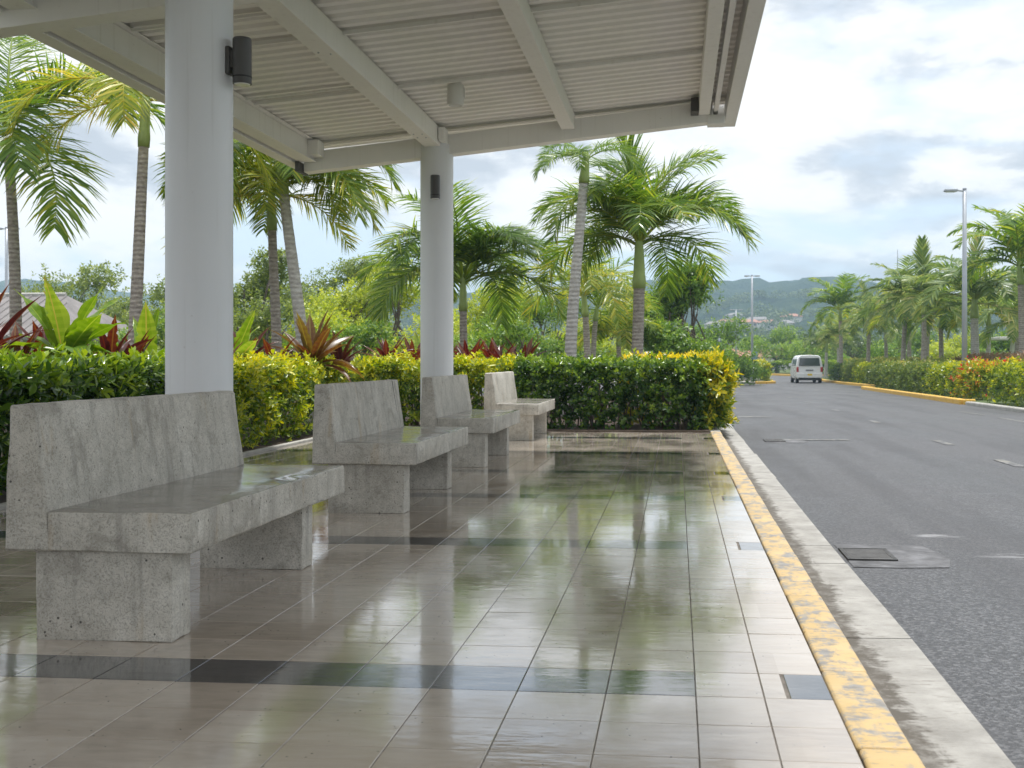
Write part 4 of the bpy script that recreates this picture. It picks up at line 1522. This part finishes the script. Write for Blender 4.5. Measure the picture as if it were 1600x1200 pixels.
hedge('clipped_hedge', 'dark hedge under the round tree at the bend', 9.6, 13.0, 121, 124, gz(120) + .12, .75, M_hedge_d, 40, .22, .1, 's t w', 'hedge', 'hedges at the bend', .1, 6, .3, fine=False, inner=.6)
hedge('clipped_hedge', 'dark hedge left of the white van beyond the bend', 13.6, 18.0, 112, 116, gz(113) + .12, .85, M_hedge_d, 40, .22, .1, 's t w', 'hedge', 'hedges at the bend', .1, 6, .3, fine=False, inner=.6)

# ------------------------------------------------------------------ broadleaf trees
broadleaf('broadleaf_tree', 'grey green tree behind the shed roof at far left', -33.0, 60, -.3, 6.5, 3.1, 201, M_tree_o, None, 1500, .22)
broadleaf('broadleaf_tree', 'small olive tree right of the second palm trunk', -26.0, 55, -.3, 5.2, 2.8, 202, M_tree_o, None, 1300, .2)
broadleaf('broadleaf_tree', 'olive tree touching the left side of the near column', -21.0, 50, -.3, 4.6, 2.3, 214, M_tree_o, None, 1200, .19)
broadleaf('broadleaf_tree', 'olive green tree just right of the near column', -15.9, 42, -.2, 5.3, 2.1, 203, M_tree_o, None, 2600, .16, bare=.12, lumps=46)
broadleaf('broadleaf_tree', 'bright yellow green tree left of the far column', -10.9, 40, -.2, 4.5, 2.6, 204, M_tree_y, None, 3600, .15, bare=.08, lumps=56)
broadleaf('broadleaf_tree', 'tall thin olive tree behind the bright yellow green one', -16.6, 56, -.3, 6.5, 3.0, 205, M_tree_o, None, 1700, .2, bare=.3)
broadleaf('broadleaf_tree', 'yellow green tree just right of the far column', -7.9, 48, -.25, 4.5, 2.5, 206, M_tree_y, None, 2800, .17, bare=.06, lumps=46)
broadleaf('broadleaf_tree', 'fresh green spreading tree left of the pale leaning palm', -5.3, 46, -.25, 4.0, 2.3, 207, M_tree_g, None, 2000, .16, bare=.12)
broadleaf('broadleaf_tree', 'rich green domed tree right of the big palm trunk', -.05, 42, -.2, 4.7, 1.75, 208, M_tree_g, None, 4200, .17, bare=.02, lumps=64)
broadleaf('broadleaf_tree', 'yellow green low tree behind the big palm trunk', -3.2, 52, -.3, 3.7, 2.2, 209, M_tree_y, None, 1500, .18, bare=.12)
broadleaf('broadleaf_tree', 'green tree at the road end of the hedge, before the hills', 2.6, 70, -.4, 3.9, 2.6, 210, M_tree_g, None, 1500, .2, bare=.08)
broadleaf('broadleaf_tree', 'dense dark tree behind the first row palms', 15.8, 105, -.43, 5.3, 3.6, 211, M_tree_d, None, 1500, .26, bare=.25)
broadleaf('broadleaf_tree', 'round green tree with dark trunk at the bend left of the van', 10.9, 128, -.35, 4.6, 3.6, 212, M_tree_g, None, 1800, .26, bare=.24, rt=.2, flat=.6)
broadleaf('broadleaf_tree', 'green tree right behind the white van', 15.0, 122, -.35, 4.0, 3.4, 213, M_tree_g, None, 1500, .26, bare=.15)
broadleaf('broadleaf_tree', 'bright green shrubby tree behind the middle of the palm row', 18.8, 95, -.43, 3.5, 3.0, 215, M_tree_g, None, 1300, .24, bare=.05)
broadleaf('broadleaf_tree', 'bright green shrubby tree behind the tall lamp post', 21.2, 88, -.43, 3.2, 2.8, 216, M_tree_y, None, 1300, .22, bare=.05)
broadleaf('broadleaf_tree', 'green shrubby tree beside the white pavilion', 22.6, 84, -.43, 3.2, 2.2, 217, M_tree_g, None, 1200, .22, bare=.05)
broadleaf('broadleaf_tree', 'small round green shrub at the right edge by the pavilion', 22.4, 74, -.43, 2.0, 1.4, 218, M_tree_g, None, 700, .2, bare=.02)
broadleaf('broadleaf_tree', 'green tree behind the second palm, left part of the garden', -12.8, 34, -.1, 3.0, 1.9, 219, M_tree_o, None, 1300, .15, bare=.08)
broadleaf('broadleaf_tree', 'low green tree filling the gap left of the near column', -16.5, 36, -.1, 2.7, 1.9, 220, M_tree_g, None, 1300, .15, bare=.06)
broadleaf('broadleaf_tree', 'low green tree behind the bronze cordyline', -9.3, 33, -.1, 2.3, 1.6, 221, M_tree_g, None, 1200, .14, bare=.06)
broadleaf('broadleaf_tree', 'pale green bush tree under the wide crowned palm', -5.6, 36, -.1, 2.3, 1.7, 222, M_tree_g, None, 1300, .14, bare=.06)
rosette('young_palm', 'stemless young palm with bright green leaves under the palm row', 13.3, 72, gz(72) + .1, BROAD, 16, 2.2, 80, 20, None, seed=71)

# ------------------------------------------------------------------ lamp posts and poles
def lamp_post(name, label, x, y, ztop, arms, r0, r1, group, arm=.75, sign=False):
    z0 = gz(y)
    root = empty(name, (x, y, z0))
    tag(root, label, 'lamp post', group)
    h = ztop - z0
    MB().tube([(0, 0, -.1), (0, 0, h * .5), (0, 0, h)], [r0, (r0 + r1) / 2, r1], 14, True).build('pole', M_galv, root, local=True, smooth=True)
    MB().box(-r0 * 1.7, r0 * 1.7, -r0 * 1.7, r0 * 1.7, -.02, .03).build('base_plate', M_galv, root, local=True)
    MB().tube([(0, 0, h), (0, 0, h + .03)], [r1 * 1.15, r1 * 1.0], 14).build('cap', M_galv, root, local=True)
    for sg in arms:
        MB().tube([(sg * r1 * .5, 0, h - .06), (sg * arm * .45, 0, h - .03)], [.03, .025], 8).build('arm', M_galv, root, local=True)
        a, b_ = sorted((sg * arm * .35, sg * arm))
        hd = MB().box(a, b_, -.11, .11, h - .075, h + .0).build('lamp_head', M_galv, root, local=True, bevel=.02)
        MB().box(a + .06, b_ - .06, -.08, .08, h - .088, h - .0755).build('lens', M_lens, hd, local=True)
    if sign:
        MB().box(-.02, .34, -.16, -.13, 1.55, 2.05).build('sign_plate', M_sign, root, local=True)
    return root


M_sign = plain('sign_blue', (.20, .30, .45), .5, .1, 3)
GLP = 'street lamps'
lamp_post('street_lamp', 'tall grey lamp post with one arm behind the croton bush', 8.92, 37, 6.42, (-1,), .095, .06, GLP, .62)
lamp_post('street_lamp', 'double headed lamp post on the island left of the van', 4.8, 75, 6.55, (-1, 1), .09, .06, GLP, .5, True)
lamp_post('street_lamp', 'thin lamp post at far left above the shed roof', -31.8, 52, 7.4, (-1, 1), .09, .07, GLP, .6)
lamp_post('street_lamp', 'small distant lamp post left of the double headed one', 5.54, 110, 5.9, (-1, 1), .09, .07, GLP, .6)
lamp_post('street_lamp', 'farthest small pole above the croton, at the foot of the hills', 4.34, 120, 4.8, (-1,), .09, .07, GLP, .6)
am = empty('antenna_mast', (27.9, 150, -.43))
tag(am, 'thin antenna mast sticking up above the palm row', 'mast')
MB().tube([(0, 0, 0), (0, 0, 12), (0, 0, 15.6)], [.14, .09, .03], 8).build('pole', M_galv, am, local=True)
MB().box(-.35, .35, -.03, .03, 12.6, 12.66).build('crossbar', M_galv, am, local=True)

# ------------------------------------------------------------------ van
M_vanw = plain('van_white', (.80, .81, .82), .25, .02, 2)
M_glass = plain('tinted_glass', (.05, .065, .07), .06, .1, 1, spec=.8)
M_tail = plain('tail_light_red', (.42, .03, .03), .25, .1, 4)
M_plate = plain('plate_yellow', (.72, .52, .03), .5, .05, 4)
M_rim = plain('wheel_silver', (.5, .5, .52), .35, .1, 6, metal=.6)


def make_van(label, x, y, z, rz, group):
    root = empty('minivan', (x, y, z), rz)
    tag(root, label, 'van', group)
    secs = []
    # y, floor z, roof z, slant offsets handled per level
    half = [(.0, .30, .80), (.28, .36, .845)]
    levels = [(.30, .80), (.48, .85), (.95, .855), (1.12, .845), (1.55, .775), (1.74, .70), (1.83, .56), (1.86, .0)]
    def rear(zv): return .10 * max(0, (zv - 1.0) / .86) ** 1.2 + (.03 if zv < .45 else 0)
    def front(zv): return 4.15 - (0 if zv < .8 else (.25 * (zv - .8) / .25 if zv < 1.05 else .25 + .75 * ((zv - 1.05) / .8)))
    V, F = [], []
    ts = [0, .035, .12, .3, .5, .7, .88, .97, 1]
    nl_ = len(levels)
    for t_ in ts:
        sh = 1 - .045 * (1 if t_ in (0, 1) else 0)
        ring = []
        for zv, hw in levels: ring.append((hw * sh, rear(zv) + (front(zv) - rear(zv)) * t_, zv - (.03 if t_ in (0, 1) and zv > 1.7 else 0)))
        full = ring + [(-a, b_, c) for a, b_, c in reversed(ring[:-1])]
        V += full
    k = 2 * nl_ - 1
    for i in range(len(ts) - 1):
        for j in range(k):
            j2 = (j + 1) % k
            F.append((i * k + j, i * k + j2, (i + 1) * k + j2, (i + 1) * k + j))
    F.append(tuple(range(k))); F.append(tuple(reversed(range((len(ts) - 1) * k, len(ts) * k))))
    m = MB(); m.v = V; m.f = F; m.m = [0] * len(F)
    b_ = m.build('body', M_vanw, root, local=True); auto_smooth(b_, 35)
    def rq(x0, x1, za, zb, off, nm, mt, taper=.0):
        q = MB(); q.v = []
        for d in (off, off - .02):
            q.v += [(x0, rear(za) - d, za), (x1, rear(za) - d, za), (x1 - taper, rear(zb) - d, zb), (x0 + taper, rear(zb) - d, zb)]
        q.f = [(0, 1, 2, 3), (7, 6, 5, 4), (0, 4, 5, 1), (1, 5, 6, 2), (2, 6, 7, 3), (3, 7, 4, 0)]; q.m = [0] * 6
        return q.build(nm, mt, root, local=True)
    rq(-.68, .68, 1.14, 1.66, .022, 'rear_window', M_glass, .06)
    rq(-.13, .17, .50, .63, .062, 'number_plate', M_plate)
    rq(-.24, .24, .83, .885, .03, 'handle_strip', M_iron)
    for sg in (-1, 1):
        MB().box(*sorted((sg * .70, sg * .845)), -.012, .05, .74, 1.06).build('tail_light', M_tail, root, local=True, bevel=.01)
        for yy_ in (.32, 3.45):
            wh = empty('wheel', (0, 0, 0)); wh.parent = root
            xo = sg * .74
            MB().tube([(xo - .095, yy_ + .3, .3), (xo + .095, yy_ + .3, .3)], [.30, .30], 24).build('tyre', M_black, wh, local=True, bevel=.02)
            MB().tube([(xo + sg * .0955, yy_ + .3, .3), (xo + sg * .105, yy_ + .3, .3)], [.18, .16], 16).build('rim', M_rim, wh, local=True)
        for ya_, yb_ in ((.35, 1.35), (1.45, 2.35), (2.45, 3.05)):
            q = MB(); q.v = [(sg * .842, ya_, 1.14), (sg * .842, yb_, 1.14), (sg * .772, yb_ - .08, 1.58), (sg * .772, ya_ + .03, 1.58)]
            q.v += [(a + sg * .012, c, d) for a, c, d in q.v]
            q.f = [(0, 1, 2, 3), (7, 6, 5, 4), (0, 4, 5, 1), (1, 5, 6, 2), (2, 6, 7, 3), (3, 7, 4, 0)]; q.m = [0] * 6
            q.build('side_window', M_glass, root, local=True)
        MB().box(*sorted((sg * .87, sg * 1.03)), 3.1, 3.18, 1.1, 1.28).build('mirror', M_vanw if sg < 0 else M_black, root, local=True, bevel=.02)
    MB().box(-.84, .84, -.055, .12, .36, .66).build('bumper', M_vanw, root, local=True, bevel=.03)
    MB().box(-.70, .70, .0, 3.9, .20, .36).build('underbody', M_black, root, local=True)
    q = MB(); q.v = [(-.70, front(1.1) + .01, 1.1), (.70, front(1.1) + .01, 1.1), (.62, front(1.68) + .01, 1.68), (-.62, front(1.68) + .01, 1.68)]
    q.f = [(0, 1, 2, 3)]; q.m = [0]
    q.build('windscreen', M_glass, root, local=True)
    return root


van = make_van('white minivan driving away on the road, seen from behind', 8.62, 76.6, gz(76.6) + .004, 0, 'white vans')
v2 = copy_tree(van); v2.location = (-5.9, 61, -.32); v2.rotation_euler = (0, 0, R(88)); v2['label'] = 'white van parked sideways behind the hedge and cordylines'
v3 = copy_tree(van); v3.location = (1.0, 60, -.34); v3.rotation_euler = (0, 0, R(80)); v3['label'] = 'white van parked behind the hedge right of the big palm trunk'
v4 = copy_tree(van); v4.location = (21.5, 97, -.44); v4.rotation_euler = (0, 0, R(95)); v4['label'] = 'white van parked beyond the palm row left of the tall lamp post'

# ------------------------------------------------------------------ buildings
M_wallw = plain('render_white', (.72, .70, .66), .8, .08, .8)
M_wallc = plain('render_cream', (.62, .54, .45), .8, .1, .8)
M_roofg = plain('roof_grey', (.20, .185, .18), .75, .2, 1.5)
M_roofr = plain('roof_clay', (.36, .17, .11), .8, .25, 1.5)


def house(name, label, x, y, z, w_, d_, h_, rh, rz, wm, rm, group=None, win=2, ribs=0):
    root = empty(name, (x, y, z), rz)
    tag(root, label, 'building', group)
    MB().box(-w_ / 2, w_ / 2, -d_ / 2, d_ / 2, -1.5, h_).build('wall', wm, root, local=True)
    ov = .4 + .02 * w_
    m = MB()
    a, b_ = w_ / 2 + ov, d_ / 2 + ov
    m.v = [(-a, -b_, h_ - .05), (a, -b_, h_ - .05), (a, b_, h_ - .05), (-a, b_, h_ - .05), (-a + d_ * .35, 0, h_ + rh), (a - d_ * .35, 0, h_ + rh),
           (-a, -b_, h_ + .1), (a, -b_, h_ + .1), (a, b_, h_ + .1), (-a, b_, h_ + .1)]
    m.f = [(3, 2, 1, 0), (0, 1, 7, 6), (1, 2, 8, 7), (2, 3, 9, 8), (3, 0, 6, 9), (6, 7, 5, 4), (8, 9, 4, 5), (7, 8, 5), (9, 6, 4)]
    m.m = [0] * len(m.f)
    rf = m.build('roof', rm, root, local=True)
    if ribs:
        for i in range(ribs):
            t = (i + .5) / ribs
            xb = -a + 2 * a * t; xt = min(max(xb, -a + d_ * .35), a - d_ * .35)
            f = 1.0
            if abs(xb) > a - d_ * .35: f = (a - abs(xb)) / (d_ * .35)
            MB().tube([(xb, -b_, h_ + .115), (xb, -b_ + b_ * f, h_ + .115 + (rh - .1) * f)], [.045, .045], 5).build('rib', rm, rf, local=True)
        MB().tube([(-a + d_ * .35, 0, h_ + rh + .02), (a - d_ * .35, 0, h_ + rh + .02)], [.1, .1], 6).build('ridge_cap', M_lightconc, rf, local=True)
    for i in range(win):
        xx = -w_ / 2 + w_ * (i + .5) / win
        ww = min(1.2, w_ / win * .45)
        f = MB().box(xx - ww / 2, xx + ww / 2, -d_ / 2 - .04, -d_ / 2 + .02, h_ * .35, h_ * .78).build('window', M_glass, root, local=True)
        MB().box(xx - ww / 2 - .06, xx + ww / 2 + .06, -d_ / 2 - .08, -d_ / 2 + .02, h_ * .35 - .1, h_ * .35 - .005).build('sill', wm, f, local=True)
    return root


house('garden_shed', 'low building with grey ribbed roof at far left behind the palms', -32.0, 47.5, -.25, 14.5, 6.5, 2.2, 1.95, 0, M_wallc, M_roofg, None, 4, 40)
house('house', 'pink roofed long house at the foot of the hills, left of lamp post', 10.5, 178, -.5, 11, 7, 2.0, 1.3, R(8), M_wallw, M_roofr, 'houses below the hills', 4)
house('house', 'clay roofed house just right of the pink roofed one', 17.5, 186, -.5, 8, 7, 2.0, 1.4, R(-12), M_wallc, M_roofr, 'houses below the hills', 3)
hs = [(15.9, 484, 8, 'low white house on the slope beside the green roadside tree'),
      (23.1, 556, 7, 'small pale house behind the farthest small pole'),
      (29.0, 576, 8, 'white house highest left of the double headed lamp post'),
      (31.7, 536, 11, 'wide white house just left of the double headed lamp post'),
      (37.2, 540, 10, 'pale house just right of the double headed lamp post'),
      (40.9, 528, 8, 'white house above the crown of the round tree'),
      (46.5, 508, 7, 'low white house above the right side of the round tree'),
      (55.1, 568, 9, 'white house on the slope just left of the first row palm')]
for i, (x, y_, w_, lb) in enumerate(hs):
    house('house', lb, x, y_, hz_(x, y_) + .9, w_, 6, 2.4, 1.5, rng.normal(0, .4), M_wallw if i % 3 else M_wallc, M_roofr if i % 2 else M_roofg, 'houses on the hillside', 3)
pv = empty('pavilion', (20.6, 72, -.42))
tag(pv, 'white flat roofed pavilion on tapering pillars at the right edge', 'building')
MB().box(-1.6, 2.6, -1.6, 1.6, 2.72, 2.9).build('roof_slab', M_wallw, pv, local=True, bevel=.03)
MB().box(-.2, 1.6, -1.0, 1.0, 2.905, 3.25).build('roof_box', M_wallw, pv, local=True)
for xx in (-.15, 1.9):
    q = MB(); q.hexa([(xx - .55, -.3, 0), (xx + .55, -.3, 0), (xx + .55, .3, 0), (xx - .55, .3, 0), (xx - .32, -.25, 2.715), (xx + .32, -.25, 2.715), (xx + .32, .25, 2.715), (xx - .32, .25, 2.715)])
    q.build('pillar', M_wallw, pv, local=True)

# ------------------------------------------------------------------ woodland at the foot of the hills
def woodland(name, label, n, xr, yr, seed, size):
    r = np.random.default_rng(seed)
    Ps, Ds = [], []
    for i in range(n):
        x = r.uniform(*xr); y = yr[0] + (yr[1] - yr[0]) * r.uniform() ** .8
        if abs(x - 13) < 16 and y < 200: continue
        z = hz_(x, y) if y > 255 else gz(y)
        q = size * r.uniform(.6, 1.3)
        k = 46
        d = r.normal(0, 1, (k, 3)); d /= np.linalg.norm(d, axis=1, keepdims=True)
        d[:, 2] = np.abs(d[:, 2]) * 1.0 - .35
        Ps.append(np.array([x, y, z + q * .55]) + d * q * r.uniform(.6, 1.05, (k, 1)) * np.array([1, 1, .8]))
        d2 = d.copy(); d2[:, 2] += .3
        Ds.append(d2 + r.normal(0, .3, (k, 3)))
    Pn = np.concatenate(Ps); Dn = np.concatenate(Ds)
    V, F, T = sprigs(Pn, Dn, 3, np.full(len(Pn), .5), size * .28, size * .2, False, 75, 45)
    o = link(name, np_mesh(name, V, F, M_wood, T))
    return tag(o, label, 'woodland', kind='stuff')


woodland('woodland', 'green woods at the foot of the blue hills', 330, (-190, 150), (190, 330), 5, 4.2)
woodland('woodland', 'wooded lower slopes below the hill houses', 420, (-300, 260), (330, 700), 6, 5.5)
woodland('woodland', 'garden trees behind the left hedge and shed', 60, (-75, -14), (66, 105), 8, 2.5)

# ------------------------------------------------------------------ air
hm = bpy.data.materials.new('haze_air'); hm.use_nodes = True
ht = NT(hm.node_tree); ht.n.clear()
pvv = ht.node('ShaderNodeVolumePrincipled')
pvv.inputs['Color'].default_value = (.60, .80, 1.0, 1)
pvv.inputs['Density'].default_value = .00055
pvv.inputs['Anisotropy'].default_value = .1
ho = ht.node('ShaderNodeOutputMaterial')
ht.l.new(pvv.outputs[0], ho.inputs['Volume'])
hb = MB().box(-1450, 1450, -120, 1700, -4, 90).build('haze', hm, loc=(0, 0, 0))
tag(hb, kind='stuff')
hb.display_type = 'WIRE'
